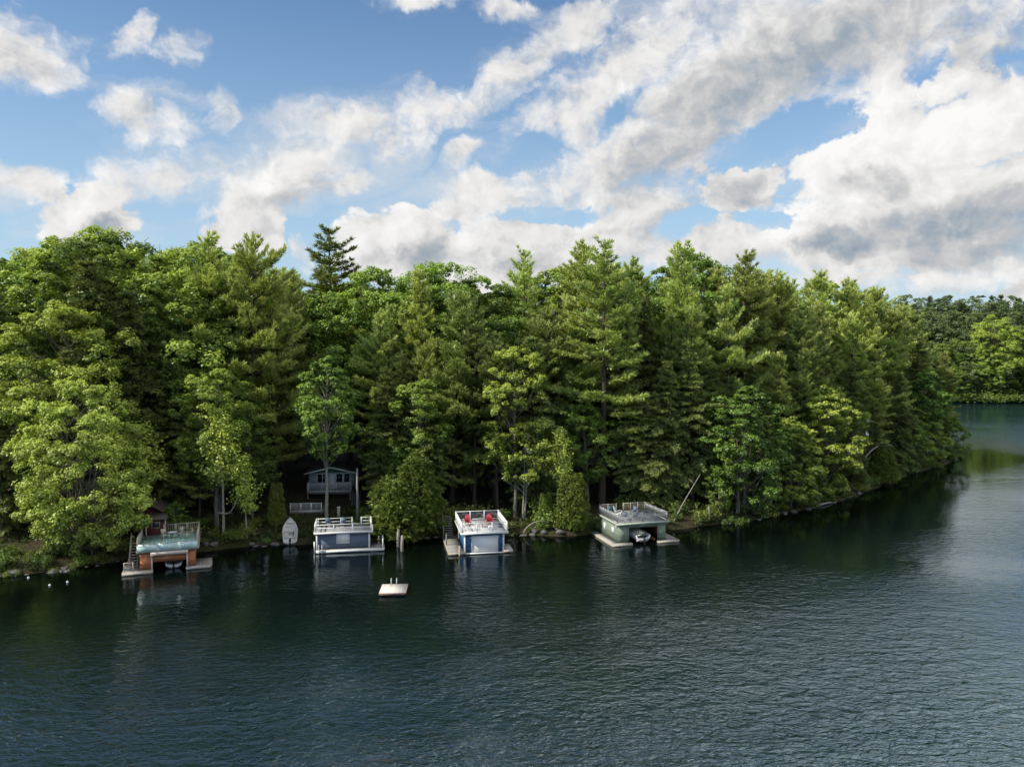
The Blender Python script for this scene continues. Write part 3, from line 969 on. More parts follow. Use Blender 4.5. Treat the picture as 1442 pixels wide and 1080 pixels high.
def make_cedar(seed, H=9., Rd=2.6, stems=4, n=2600, mat='cedar', bark='bark_grey', blade=(.42, .17), low=.02, spread=.62, drp=.1):
    """bushy cedar: several spires, foliage sprays down to the ground"""
    rng = np.random.default_rng(seed)
    wood, lv = Wood(), Leaves()
    P, Dd, T = [], [], []
    for k in range(stems):
        a = k * 2 * PI / stems + rng.uniform(-.5, .5)
        off = np.array([math.cos(a), math.sin(a)]) * Rd * spread * rng.uniform(.4, 1) * (0 if stems == 1 else 1)
        h = H * (rng.uniform(.58, .98) if k else 1.0)
        r = Rd * rng.uniform(.55, .8) * (1.25 if stems == 1 else 1)
        tl = trunk_line(rng, h, .012)
        tl[:, :2] += off * .8 + np.outer(np.clip(tl[:, 2] / h, 0, 1), off * .2)
        wood.mb.tube(tl, h * .013 * (1 - .9 * np.clip(tl[:, 2] / h, 0, 1)), 6, cap=False)
        m = int(n / stems)
        ph = rng.uniform(0, 6.28, 3)
        t = rng.uniform(low, 1, m) ** 1.15
        an = rng.uniform(0, 2 * PI, m)
        prof = (1 - t) ** .48 * (.6 + .4 * np.clip(t / .15, 0, 1)) * (1 + .18 * np.sin(3 * an + ph[0] + t * 8) + .16 * np.sin(5 * an + ph[1] - t * 17) + .12 * np.sin(t * 30 + ph[2] + an))
        rr = r * prof * rng.uniform(.45, 1.05, m) ** .5 + .12
        hx = np.stack([np.cos(an), np.sin(an), np.zeros(m)], -1)
        cxy = np.stack([np.interp(t * h, tl[:, 2], tl[:, 0]), np.interp(t * h, tl[:, 2], tl[:, 1]), t * h], -1)
        p = cxy + hx * rr[:, None]
        d = hx * .8 + np.array([0, 0, .55 - drp * 5]) + rng.normal(0, .25, (m, 3))
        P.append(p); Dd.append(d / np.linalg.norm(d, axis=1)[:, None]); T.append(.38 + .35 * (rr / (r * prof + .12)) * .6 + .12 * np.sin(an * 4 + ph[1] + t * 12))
    lv.blades(np.concatenate(P), np.concatenate(Dd), rng, 7, blade[0], blade[1], .42, np.concatenate(T))
    return wood.mesh('cedar_trunk', M[bark]), lv.mesh('cedar_crown', M[mat])


def make_shrub(seed, H=1.8, Rd=1.4, leaf=.24, n=900, mat='shrub'):
    rng = np.random.default_rng(seed)
    wood, lv = Wood(), Leaves()
    P, Nn, T = [], [], []
    for i in range(14):
        a = rng.uniform(0, 2 * PI); rr = rng.uniform(.1, 1) ** .6 * Rd; h = H * rng.uniform(.45, 1) * (1 - .35 * (rr / Rd) ** 2)
        e = np.array([math.cos(a) * rr, math.sin(a) * rr, h])
        wood.limb([np.array([e[0] * .1, e[1] * .1, -.2]), e * np.array([.45, .45, .6]), e], .03, .01, 4)
        for f in (.45, .7, 1.0):
            m = int(n / 42)
            o = rng.normal(0, .27 * Rd * .7, (m, 3)) * np.array([1, 1, .7])
            P.append(e * f + o); nn = o + rng.normal(0, .3, (m, 3)); nn[:, 2] += .5
            Nn.append(nn); T.append(np.full(m, .3 + .3 * f + rng.normal(0, .1)))
    P = np.concatenate(P); P[:, 2] = np.maximum(P[:, 2], .03)
    lv.diamonds(P, np.concatenate(Nn), rng, leaf, np.concatenate(T), .7)
    return wood.mesh('shrub_stems', M['bark_grey']), lv.mesh('shrub_leaves', M[mat])


def make_bare(seed, H=12., n=22, Rd=2.2, bark='dead'):
    """leafless tree: trunk, branches and twigs"""
    rng = np.random.default_rng(seed)
    wood = Wood()
    br = Wood()
    tl = trunk_line(rng, H, .03)
    wood.mb.tube(tl, H * .011 * (1 - .93 * np.clip(tl[:, 2] / H, 0, 1)), 7, cap=False)
    for i in range(n):
        z = H * (.35 + .62 * (i + rng.random()) / n); a = i * 2.4 + rng.normal(0, .4)
        Lb = Rd * rng.uniform(.5, 1.2) * (1.15 - .8 * z / H)
        p0 = on_line(tl, z); s_ = np.linspace(0, 1, 5)
        pts = p0 + np.outer(s_ * Lb, [math.cos(a), math.sin(a), .55]) + rng.normal(0, .06 * Lb, (5, 3)) * s_[:, None]
        br.limb(pts, .035, .012, 4)
        for q in (1, 2, 3, 4):
            d = unit(rng.normal(0, 1, 3) + np.array([math.cos(a), math.sin(a), .6]))
            br.limb([pts[q], pts[q] + d * Lb * .4], .016, .007, 3)
    return wood.mesh('bare_trunk', M[bark]), br.mesh('bare_branches', M[bark])


PROTO = {}


def proto(kind, name, H, pair, part_names=('trunk', 'crown')):
    PROTO.setdefault(kind, []).append((name, H, pair, part_names))


for i, (H, Rd, bs, st, to) in enumerate([(27, 5.2, .22, 1.5, 0), (26, 5.8, .18, 1.8, .10), (28, 4.9, .26, 1.45, .04), (25, 6.2, .20, 1.9, .14), (27, 5.4, .16, 1.6, .08), (24, 6.4, .30, 2.0, .28), (28, 4.4, .34, 1.9, .22), (22, 5.6, .12, 1.4, .0)]):
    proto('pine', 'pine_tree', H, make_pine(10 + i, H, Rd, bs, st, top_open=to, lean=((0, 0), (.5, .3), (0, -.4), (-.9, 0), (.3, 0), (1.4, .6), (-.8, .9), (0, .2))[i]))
proto('tallpine', 'pine_tree', 30, make_pine(31, 30, 4.4, .50, 1.15, 'needles_dark', top_open=.25, nb=(3, 5)))
proto('tallpine', 'pine_tree', 29, make_pine(32, 29, 4.0, .36, 1.25, top_open=.2, nb=(3, 5)))
proto('hemlock', 'hemlock_tree', 22, make_pine(41, 22, 4.0, .10, .62, 'needles_dark', droop=.16, blade=(.36, .11), sweep=.02, nb=(4, 6)))
proto('hemlock', 'hemlock_tree', 18, make_pine(42, 18, 3.6, .08, .6, 'needles_dark', droop=.20, blade=(.36, .11), sweep=.0, nb=(4, 6)))
for i, (H, Rd, bs, nc, pt) in enumerate([(21, 5.4, .26, 64, 0), (20, 4.4, .30, 50, .15), (22, 5.0, .24, 60, .05), (18, 4.6, .20, 54, .1), (19, 3.8, .28, 44, .3)]):
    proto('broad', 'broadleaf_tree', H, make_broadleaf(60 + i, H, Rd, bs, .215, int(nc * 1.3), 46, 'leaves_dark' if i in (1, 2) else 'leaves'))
proto('farpine', 'pine_tree', 22, make_pine(51, 22, 4.6, .15, 1.3, 'needles_far', dens=.8))
proto('farpine', 'pine_tree', 20, make_pine(52, 20, 3.6, .12, 1.1, 'needles_far', droop=.1, dens=.8))
proto('farbroad', 'broadleaf_tree', 19, make_broadleaf(55, 19, 4.8, .16, .26, 60, 26, 'leaves_far'))
proto('farbroad', 'broadleaf_tree', 17, make_broadleaf(56, 17, 3.8, .14, .26, 46, 26, 'leaves_far', point=.25))
proto('oak', 'broadleaf_tree', 21, make_broadleaf(71, 21, 6.4, .22, .225, 120, 46, rc=(.15, .27)))
proto('maple', 'maple_tree', 17, make_broadleaf(81, 17, 6.6, .05, .235, 165, 40, 'leaves_maple', 'bark_grey', rc=(.13, .24), sub=12, point=.1, bark_r=.009, trunks=3))
proto('young', 'maple_tree', 12, make_sapling(91, 12, 3.0, base=.40))
proto('young', 'maple_tree', 10, make_sapling(92, 10, 2.4, mat='leaves'))
proto('slim', 'broadleaf_tree', 13, make_broadleaf(95, 13, 3.2, .42, .21, 40, 36, 'leaves', 'bark_pale', rc=(.2, .34), trunks=2))
proto('slim', 'broadleaf_tree', 16, make_broadleaf(96, 16, 3.2, .40, .215, 66, 50, 'leaves_dark', 'bark_pale', point=.2, rc=(.2, .34)))
proto('bushy', 'broadleaf_tree', 13, make_broadleaf(97, 13, 4.0, .03, .215, 84, 42, 'leaves_dark', point=.15, rc=(.17, .30)))
proto('bushy', 'broadleaf_tree', 12, make_broadleaf(98, 12, 3.4, .04, .215, 74, 42, 'leaves', point=.35, rc=(.17, .30)))
proto('cedar', 'cedar_tree', 9, make_cedar(101, 9, 3.6, 7, 3600))
proto('cedar', 'cedar_tree', 8, make_cedar(102, 8, 2.4, 3, 2400))
proto('spire', 'cedar_tree', 10, make_cedar(103, 10, 1.9, 1, 2000))
proto('shrub', 'shrub', 1.8, make_shrub(111), ('stems', 'leaves'))
proto('shrub', 'shrub', 1.5, make_shrub(112, 1.5, 1.7, .2, 1000), ('stems', 'leaves'))
proto('shrub', 'shrub', 2.3, make_shrub(113, 2.3, 1.3, .26, 900), ('stems', 'leaves'))
proto('bare', 'bare_tree', 12, make_bare(121), ('trunk', 'branches'))

FIRST = {}
PRNG = random.Random(7)


def plant(kind, x, y, height, label, cat, group=None, wide=1.0, idx=None, rz=None, z=None, tilt=(0, 0), name=None):
    """one tree as a thing with its parts; copies share the prototype's meshes"""
    i = idx if idx is not None else PRNG.randrange(len(PROTO[kind]))
    nm, H, pair, pn = PROTO[kind][i]
    key = (kind, i)
    s = height / H
    if key not in FIRST:
        o = empty(nm, (0, 0, 0))
        for m_, p_ in zip(pair, pn): link(p_, m_, o)
        FIRST[key] = o
    else:
        src = FIRST[key]
        o = src.copy(); COL.objects.link(o)
        for ch in list(src.children):
            c = ch.copy(); COL.objects.link(c); c.parent = o
    for k_ in ('group',):
        if k_ in o: del o[k_]
    if name: o.name = name
    o.location = (x, y, (gz(x, y) if z is None else z))
    o.rotation_euler = (tilt[0], tilt[1], PRNG.uniform(0, 2 * PI) if rz is None else rz)
    o.scale = (s * wide, s * wide, s)
    tag(o, label, cat, group)
    return o


def plant_px(kind, px, row_top, back, label, cat, width_px=None, **kw):
    """survey a tree from the photograph: its column, the row of its tip, how far behind the waterline it stands"""
    Y = shore_y(px) + back
    p = at_y(px, row_top, Y)
    z0 = gz(p[0], Y)
    h = p[2] - z0
    return plant(kind, p[0], Y, h, label, cat, **kw)
# ------------------------------------------------------------------ boathouses, docks, cottages, boats
def frame(pxl, rowl, pxr, rot):
    """front-left corner on the water and the width that reaches column pxr"""
    o = on_z(pxl, rowl)
    lo, hi = .5, 20.
    for _ in range(50):
        w = (lo + hi) / 2
        if proj(o + w * np.array([math.cos(rot), math.sin(rot), 0]))[0] < pxr: lo = w
        else: hi = w
    return o, w


def railing(parent, pts, z0, h, mat, gap=1.5, post=.1, rails=(1.0,), baluster=0.0, glass=None, cap=.12, gaps=()):
    """one run of railing along pts (local x, y): rails, posts as sub-parts, optional panes"""
    run = MB()
    pts = [np.array(p, float) for p in pts]
    first = None
    panes = []
    posts, lows = [], []
    for i in range(len(pts) - 1):
        a, b_ = pts[i], pts[i + 1]
        ln = np.linalg.norm(b_ - a); n = max(1, round(ln / gap)); d = (b_ - a) / ln
        for f in rails:
            A, B = np.array([*a, z0 + h * f]), np.array([*b_, z0 + h * f])
            top = f == max(rails)
            if top: run.bar(A, B, cap, .05)
            else: lows.append(MB().bar(A, B, .06, .09))
        if baluster:
            k = int(ln / baluster)
            lo = z0 + h * min(rails) if len(rails) > 1 else z0 + .08
            for j in range(1, k):
                q = a + d * ln * j / k
                run.bar((*q, lo), (*q, z0 + h - .03), .035)
        for j in range(n + 1):
            if j == n and i < len(pts) - 2: continue
            q = a + d * ln * j / n
            posts.append(q)
            if glass and j < n:
                q2 = a + d * ln * (j + 1) / n
                panes.append((q + d * (post / 2 + .03), q2 - d * (post / 2 + .03)))
    o = run.build('railing', mat, parent)
    for lw in lows:
        lw.build('lower_rail', mat, o)
    for q in posts:
        MB().box(q[0] - post / 2, q[0] + post / 2, q[1] - post / 2, q[1] + post / 2, z0 + .002, z0 + h + .06).build('railing_post', mat, o)
    for q, q2 in panes:
        g = MB().bar((*q, z0 + h * .52), (*q2, z0 + h * .52), .015, h * .80)
        g.build('glass_panel', glass, o)
    return o


def dock(parent, x0, x1, y0, y1, z, mat, name='dock', side=None):
    m = MB().box(x0, x1, y0, y1, z - .06, z)
    o = m.build(name, mat, parent)
    s = MB()
    s.box(x0 - .03, x1 + .03, y0 - .05, y0 - .003, z - .26, z - .008)
    s.box(x0 - .05, x0 - .003, y0, y1, z - .26, z - .008)
    s.box(x1 + .003, x1 + .05, y0, y1, z - .26, z - .008)
    s.build('dock_beam', side or M['pale_wood'], o)
    for xx in (x0 + .25, x1 - .25):
        for yy in np.arange(y0 + .3, y1, 2.6):
            MB().tube([(xx, yy, -2.), (xx, yy, z - .07)], .11, 7).build('dock_pile', M['pole'], o)
    return o


def ladder(parent, x, y, z, mat, h=.8, w=.4, dy=-.06, depth=.9, hoop=.45):
    """hooped swim ladder at a dock edge; the hoops lean back over the deck"""
    m = MB()
    for s in (-w / 2, w / 2):
        m.tube([(x + s, y + dy, z - depth), (x + s, y + dy, z + h * .85), (x + s, y + dy + hoop * .3, z + h), (x + s, y + dy + hoop * .8, z + h * .9), (x + s, y + dy + hoop, z + .01)], .032, 7)
    for k in range(4):
        m.tube([(x - w / 2, y + dy, z - .15 - .25 * k), (x + w / 2, y + dy, z - .15 - .25 * k)], .025, 6)
    return m.build('ladder', mat, parent, smooth=True)


def walls(parent, W_, Dp, z0, z1, mat, opening=None, t=.12, name='wall', oz=(0., 2.)):
    """four walls; opening = (x0, x1, z0, z1) cut in the front"""
    m = MB()
    if opening:
        a, b_, c, d = opening
        if a > 0: m.box(0, a, 0, t, z0, z1)
        if b_ < W_: m.box(b_, W_, 0, t, z0, z1)
        if d < z1: m.box(a, b_, 0, t, d, z1)
        if c > z0: m.box(a, b_, 0, t, z0, c)
    else:
        m.box(0, W_, 0, t, z0, z1)
    m.box(0, t, t, Dp - t, z0, z1)
    m.box(W_ - t, W_, t, Dp - t, z0, z1)
    m.box(0, W_, Dp - t, Dp, z0, z1)
    return m.build(name, mat, parent)


def adirondack(name, loc, rz, mat, label, group=None, cat='chair', s=1.0):
    o = empty(name, loc, rz)
    tag(o, label, cat, group)
    o.scale = (s, s, s)
    m = MB()
    for i in range(5):
        y = -.30 + i * .125
        m.hexa([(-.27, y, .36 - i * .035), (.27, y, .36 - i * .035), (.27, y + .115, .33 - i * .035), (-.27, y + .115, .33 - i * .035)],
               [(-.27, y, .385 - i * .035), (.27, y, .385 - i * .035), (.27, y + .115, .355 - i * .035), (-.27, y + .115, .355 - i * .035)])
    m.build('seat', mat, o)
    m = MB()
    hs = [.80, .92, .98, .92, .80]
    for i in range(5):
        x = -.27 + i * .11
        h = hs[i]
        m.hexa([(x, .28, .18), (x + .1, .28, .18), (x + .1, .305, .18), (x, .305, .18)],
               [(x, .28 + (h - .18) * .42, h + .08), (x + .1, .28 + (h - .18) * .42, h + .08), (x + .1, .305 + (h - .18) * .42, h + .08), (x, .305 + (h - .18) * .42, h + .08)])
    m.build('backrest', mat, o)
    for sx in (-1, 1):
        MB().box(sx * .35 - .06, sx * .35 + .06, -.36, .42, .52, .55).build('armrest', mat, o)
        MB().box(sx * .32 - .025, sx * .32 + .025, -.34, -.25, 0, .52).build('leg', mat, o)
        MB().bar((sx * .30, -.22, .34), (sx * .30, .52, .04), .05, .11).build('leg', mat, o)
    return o


def lounge_chair(name, loc, rz, mat, fmat, label, group=None):
    """tube-framed patio chair"""
    o = empty(name, loc, rz); tag(o, label, 'chair', group)
    MB().box(-.26, .26, -.26, .26, .40, .45).build('seat', fmat, o)
    MB().hexa([(-.26, .25, .45), (.26, .25, .45), (.26, .29, .45), (-.26, .29, .45)], [(-.26, .42, .98), (.26, .42, .98), (.26, .46, .98), (-.26, .46, .98)]).build('backrest', fmat, o)
    for sx in (-1, 1):
        MB().tube([(sx * .29, -.27, 0), (sx * .29, -.27, .62), (sx * .29, .25, .64)], .02, 6).build('armrest', mat, o)
        MB().tube([(sx * .27, -.26, 0), (sx * .27, -.26, .40)], .02, 6).build('leg', mat, o)
        MB().tube([(sx * .27, .30, 0), (sx * .27, .26, .45)], .02, 6).build('leg', mat, o)
    return o


def patio_table(name, loc, rz, mat, label, r=.5, h=.7, group=None):
    o = empty(name, loc, rz); tag(o, label, 'table', group)
    MB().tube([(0, 0, h - .03), (0, 0, h)], r, 20).build('table_top', mat, o)
    for k in range(4):
        a = k * PI / 2 + PI / 4
        MB().tube([(math.cos(a) * r * .8, math.sin(a) * r * .8, 0), (math.cos(a) * r * .6, math.sin(a) * r * .6, h - .03)], .02, 6).build('leg', mat, o)
    return o


def hull_mesh(L_=4.6, B=1.7, Hh=.62, n=15, transom=.84, sheer=.22):
    """open boat shell: outer skin, gunwale lip and inside; bow towards +Y, keel at z = 0"""
    rows = []
    for i in range(n):
        t = i / (n - 1)
        w = B / 2 * (transom + (1 - transom) * min(1, t / .35)) * (1 - max(0, (t - .42) / .58) ** 2.1)
        w = max(w, .015)
        zt = Hh * (1 + sheer / Hh * t ** 2)
        zk = Hh * .55 * max(0, (t - .72) / .28) ** 2
        rows.append([(x * w, t * L_, zk + (zt - zk) * z) for x, z in ((-1, 1), (-.9, .45), (-.55, .1), (0, 0), (.55, .1), (.9, .45), (1, 1))])
    ins = []
    for i in range(n):
        r_ = rows[i]
        w = max(0.008, r_[6][0] - .07)
        t = i / (n - 1)
        zt = r_[0][2]
        ins.append([(-w, r_[0][1], zt), (-w * .85, r_[0][1], zt - .3 * Hh), (0, r_[0][1], zt - .5 * Hh), (w * .85, r_[0][1], zt - .3 * Hh), (w, r_[0][1], zt)])
    V = [p for r_ in rows for p in r_] + [p for r_ in ins for p in r_]
    Q = []
    for i in range(n - 1):
        for j in range(6):
            a = i * 7 + j
            Q.append((a, a + 7, a + 8, a + 1))
        o = n * 7
        for j in range(4):
            a = o + i * 5 + j
            Q.append((a, a + 1, a + 6, a + 5))
        Q.append((i * 7, o + i * 5, o + (i + 1) * 5, (i + 1) * 7))
        Q.append((i * 7 + 6, (i + 1) * 7 + 6, o + (i + 1) * 5 + 4, o + i * 5 + 4))
    o = n * 7
    Q += [(0, 1, o + 1, o), (1, 2, o + 2, o + 1), (2, 3, 3, o + 2), (3, 4, o + 3, o + 2), (4, 5, o + 3, o + 3), (5, 6, o + 4, o + 3)]
    Q = [q for q in Q if len(set(q)) == 4]
    T = [(2, 3, o + 2), (4, 5, o + 3)]
    return V, Q, T


def outboard(parent, y, z, mat, s=1.0):
    m = MB()
    m.hexa([(-.15 * s, y - .34 * s, z), (.15 * s, y - .34 * s, z), (.15 * s, y + .06 * s, z), (-.15 * s, y + .06 * s, z)],
           [(-.11 * s, y - .26 * s, z + .42 * s), (.11 * s, y - .26 * s, z + .42 * s), (.11 * s, y + .05 * s, z + .36 * s), (-.11 * s, y + .05 * s, z + .36 * s)])
    m.box(-.06 * s, .06 * s, y - .2 * s, y - .04 * s, z - .75 * s, z - .003)
    m.box(-.13 * s, .13 * s, y - .32 * s, y + .04 * s, z - .5 * s, z - .46 * s)
    m.tube([(0, y - .36 * s, z - .7 * s), (0, y + .06 * s, z - .7 * s)], [.03 * s, .07 * s], 8)
    return m.build('outboard_motor', mat, parent)


def wpt(o, rot, x, y, z):
    """local boathouse metres to world"""
    return (o[0] + x * math.cos(rot) - y * math.sin(rot), o[1] + x * math.sin(rot) + y * math.cos(rot), z)


# ---- cedar boathouse with turquoise roof deck -------------------------------------------------
r1_ = R(20)
O1, W1 = frame(197, 806.5, 275, r1_)
D1 = 6.0
bh = tag(empty('boathouse', O1, r1_), 'orange cedar boathouse with a turquoise roof deck, beside the big sunlit maple', 'boathouse')
walls(bh, W1, D1, .12, 2.05, M['cedar_boards'], opening=(1.18, W1 - .82, .12, 2.05))
hb = MB().box(1.0, W1 - .62, -.40, .10, 1.68, 2.02).build('header_beam', M['pink_wood'], bh)
MB().box(1.02, 1.18, -.07, .06, .15, 1.675).build('door_post', M['pink_wood'], bh)
MB().box(W1 - .82, W1 - .66, -.07, .06, .15, 1.675).build('door_post', M['pink_wood'], bh)
MB().box(1.2, W1 - .84, .02, .09, .92, 1.675).build('door_panel', M['cedar_dark'], bh)
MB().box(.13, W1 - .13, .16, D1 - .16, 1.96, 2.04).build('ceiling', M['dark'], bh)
MB().box(-.24, W1 + .36, -.32, D1 + .1, 2.06, 2.32).build('deck', M['turq'], bh)
fa = MB()
fa.box(-.27, W1 + .39, -.36, -.325, 2.06, 2.36)
fa.box(-.28, -.245, -.32, D1, 2.03, 2.36)
fa.box(W1 + .365, W1 + .40, -.32, D1, 2.03, 2.36)
fa.build('fascia', M['pale_wood'], bh)
for k in range(3):
    xa = -.2 + k * (W1 + .5) / 3
    MB().hexa([(xa, -.40, 2.10), (xa + (W1 + .5) / 3 - .03, -.40, 2.10), (xa + (W1 + .5) / 3 - .03, -.372, 2.10), (xa, -.372, 2.10)],
              [(xa, -.38, 2.88), (xa + (W1 + .5) / 3 - .03, -.38, 2.88), (xa + (W1 + .5) / 3 - .03, -.352, 2.88), (xa, -.352, 2.88)]).build('front_panel', M['aqua_panel'], bh)
MB().box(-.25, W1 + .35, -.40, -.33, 2.884, 2.92).build('front_cap', M['pale_wood'], bh)
railing(bh, [(W1 + .27, -.14), (W1 + .27, D1)], 2.32, 1.05, M['pale_wood'], gap=1.6, post=.12, rails=(1.0, .1), baluster=.17, cap=.2)
railing(bh, [(-.15, -.14), (-.15, D1 - 1.0)], 2.32, 1.05, M['pale_wood'], gap=1.5, post=.12, rails=(1.0, .1), baluster=.17, cap=.18)
railing(bh, [(1.9, D1), (W1 + .2, D1)], 2.32, 1.05, M['pale_wood'], gap=1.3, post=.12, rails=(1.0, .12), baluster=.2, cap=.16)
dock(bh, -1.5, 1.16, -.75, .02, .28, M['dock_light'])
dock(bh, -1.5, -.08, .10, D1 - .2, .27, M['dock_y'])
dock(bh, W1 - .8, W1 + 1.45, -.45, .02, .28, M['dock_light'])
dock(bh, W1 + .08, W1 + 1.55, .10, 2.6, .27, M['dock_y'])
st = MB()
for k in range(9):
    st.box(-1.0, -.34, 1.0 + k * .28, 1.30 + k * .28, .40 + k * .225, .445 + k * .225)
st.bar((-1.02, .9, .28), (-1.02, 3.5, 2.36), .05, .22); st.bar((-.32, .9, .28), (-.32, 3.5, 2.36), .05, .22)
sto = st.build('stair', M['pale_wood'], bh)
hr = MB()
for yy, zz in ((.95, .30), (2.2, 1.3), (3.45, 2.3)):
    hr.box(-1.08, -.98, yy - .05, yy + .05, zz, zz + 1.0)
hr.bar((-1.03, .95, 1.3), (-1.03, 3.45, 3.3), .07)
hr.build('handrail', M['pale_wood'], sto)
railing(bh, [(-1.35, -.55), (-.55, -.55)], .28, .95, M['pale_wood'], gap=.8, post=.09, rails=(1.0, .5))
# boat in the slip
bt = tag(empty('motorboat', wpt(O1, r1_, .5 + W1 / 2, .55, .02), r1_), 'white and blue motorboat parked inside the orange cedar boathouse', 'boat')
V_, Q_, T_ = hull_mesh(4.8, 1.9, .62)
MB().add(V_, Q_, T_).build('hull', M['white_hull'], bt)
MB().box(-.6, .6, 1.7, 1.78, .62, 1.02).build('windscreen', M['window'], bt)
MB().box(-.7, .7, 1.0, 1.35, .36, .46).build('seat', M['blue_fabric'], bt)
outboard(bt, -.02, .62, M['black'])
# things on its deck
zt = 2.325
for k, (x, y, rz, lb) in enumerate([(2.1, 3.9, .5, 'pale patio chair left of the table on the turquoise deck'), (3.5, 4.2, -.4, 'pale patio chair right of the table on the turquoise deck'), (4.4, 3.4, -1.2, 'pale patio chair by the right railing of the turquoise deck')]):
    lounge_chair('patio_chair', wpt(O1, r1_, x, y, zt), r1_ + rz, M['white_metal'], M['pale_wood'], lb, 'chairs on the turquoise deck')
patio_table('patio_table', wpt(O1, r1_, 2.8, 4.2, zt), r1_, M['white_metal'], 'round pale table between the chairs on the turquoise deck', .48, .62)

# ---- dark red cabin behind it ---------------------------------------------------------------
rc_ = R(12)
pc = at_y(150, 770, O1[1] + 9.5)
zc_ = gz(pc[0] + 2, pc[1] + 1)
cb = tag(empty('cabin', (pc[0], pc[1], zc_), rc_), 'dark red cabin with a brown roof, half hidden behind the big sunlit maple', 'cabin')
walls(cb, 5.6, 4.6, -.9, 2.7, M['red_wall'])
MB().add([(0, .01, 2.7), (5.6, .01, 2.7), (2.8, .01, 4.4)], t=[(0, 1, 2)]).build('gable', M['red_wall'], cb)
MB().add([(0, 4.59, 2.7), (5.6, 4.59, 2.7), (2.8, 4.59, 4.4)], t=[(1, 0, 2)]).build('gable', M['red_wall'], cb)
rf = MB()
rf.hexa([(-.5, -.5, 2.42), (2.8, -.5, 4.42), (2.8, 5.1, 4.42), (-.5, 5.1, 2.42)], [(-.5, -.5, 2.56), (2.8, -.5, 4.56), (2.8, 5.1, 4.56), (-.5, 5.1, 2.56)])
rf.hexa([(2.805, -.5, 4.42), (6.1, -.5, 2.42), (6.1, 5.1, 2.42), (2.805, 5.1, 4.42)], [(2.805, -.5, 4.56), (6.1, -.5, 2.56), (6.1, 5.1, 2.56), (2.805, 5.1, 4.56)])
ro = rf.build('roof', M['roof'], cb)
MB().box(1.5, 2.2, 2.4, 3.1, 3.6, 5.6).build('chimney', M['stone'], ro)
for x in (1.0, 3.7):
    w = MB()
    w.box(x - .07, x + .87, -.05, -.003, .75, .82).box(x - .07, x + .87, -.05, -.003, 1.78, 1.85).box(x - .07, x, -.05, -.003, .823, 1.777).box(x + .80, x + .87, -.05, -.003, .823, 1.777).box(x + .38, x + .42, -.04, -.003, .823, 1.777)
    wo_ = w.build('window', M['pale_wood'], cb)
    MB().box(x + .002, x + .798, -.015, -.004, .824, 1.776).build('pane', M['window'], wo_)
# small red deck shed behind the turquoise deck
ps = wpt(O1, r1_, .1, D1 + .35, 0)
shd = tag(empty('shed', (ps[0], ps[1], 0), r1_), 'small reddish shed with white corner posts behind the turquoise deck', 'shed')
zg = gz(ps[0] + .8, ps[1] + .6)
walls(shd, 1.9, 1.6, min(zg, 1.0) - .4, 3.9, M['red_wall'])
for x in (-.06, 1.84):
    MB().box(x, x + .12, -.06, -.003, .6, 3.9).build('corner_post', M['pale_wood'], shd)
MB().hexa([(-.2, -.25, 3.905), (2.1, -.25, 3.905), (2.1, 1.8, 4.15), (-.2, 1.8, 4.15)], [(-.2, -.25, 3.98), (2.1, -.25, 3.98), (2.1, 1.8, 4.23), (-.2, 1.8, 4.23)]).build('roof', M['roof'], shd)
w = MB().box(.55, 1.35, -.04, -.003, 3.0, 3.06).box(.55, 1.35, -.04, -.003, 3.6, 3.66).box(.55, .61, -.04, -.003, 3.062, 3.598).box(1.29, 1.35, -.04, -.003, 3.062, 3.598)
wo_ = w.build('window', M['pale_wood'], shd)
MB().box(.612, 1.288, -.012, -.003, 3.064, 3.596).build('pane', M['window'], wo_)

# ---- slate blue boathouse ------------------------------------------------------------------
r2_ = R(10)
O2, W2 = frame(446, 778, 520.5, r2_)
D2 = 2.9
bh = tag(empty('boathouse', O2, r2_), 'grey-blue boathouse with a square white shutter and white roof railings', 'boathouse')
walls(bh, W2, D2, .14, 2.12, M['slate'], name='wall')
for x in (-.06, W2 - .12):
    MB().box(x, x + .18, -.06, .10, .14, 2.118).build('corner_post', M['white'], bh)
MB().box(-.22, W2 + .32, -.30, D2 + .1, 2.13, 2.20).build('deck', M['greydeck'], bh)
f = MB()
f.box(-.25, W2 + .40, -.35, -.303, 2.06, 2.27)
f.box(-.28, -.223, -.30, D2 + .1, 2.06, 2.27)
f.box(W2 + .323, W2 + .38, -.30, D2 + .1, 2.06, 2.27)
f.build('fascia', M['white'], bh)
cxs = W2 * .385
s_ = MB().box(cxs, cxs + 1.28, -.06, -.004, .98, 2.04)
so_ = s_.build('shutter', M['white'], bh)
s_ = MB().box(cxs - .06, cxs + 1.34, -.09, -.062, .92, .98).box(cxs - .06, cxs, -.09, -.062, .982, 2.05).box(cxs + 1.28, cxs + 1.34, -.09, -.062, .982, 2.05)
s_.build('shutter_frame', M['white'], so_)
railing(bh, [(-.14, -.2), (W2 + .2, -.2)], 2.20, .86, M['white'], gap=1.9, post=.11, rails=(1.0, .56), cap=.14)
railing(bh, [(-.14, -.1), (-.14, D2)], 2.20, .86, M['white'], gap=1.5, post=.11, rails=(1.0, .56), cap=.14)
railing(bh, [(W2 + .2, -.1), (W2 + .2, D2)], 2.20, .86, M['white'], gap=1.5, post=.11, rails=(1.0, .56), cap=.14)
railing(bh, [(.0, D2), (W2 * .66, D2)], 2.20, .86, M['white'], gap=1.3, post=.11, rails=(1.0, .56), cap=.14)
railing(bh, [(W2 * .84, D2), (W2 + .1, D2)], 2.20, .86, M['white'], gap=1.3, post=.11, rails=(1.0, .56), cap=.14)
dock(bh, .0, W2 + 1.55, -.55, -.08, .33, M['dock_light'], side=M['white'])
dock(bh, W2 + .06, W2 + 1.55, .0, 2.4, .32, M['dock_y'], side=M['white'])
ladder(bh, .42, -.58, .33, M['white_metal'], .62, .34)
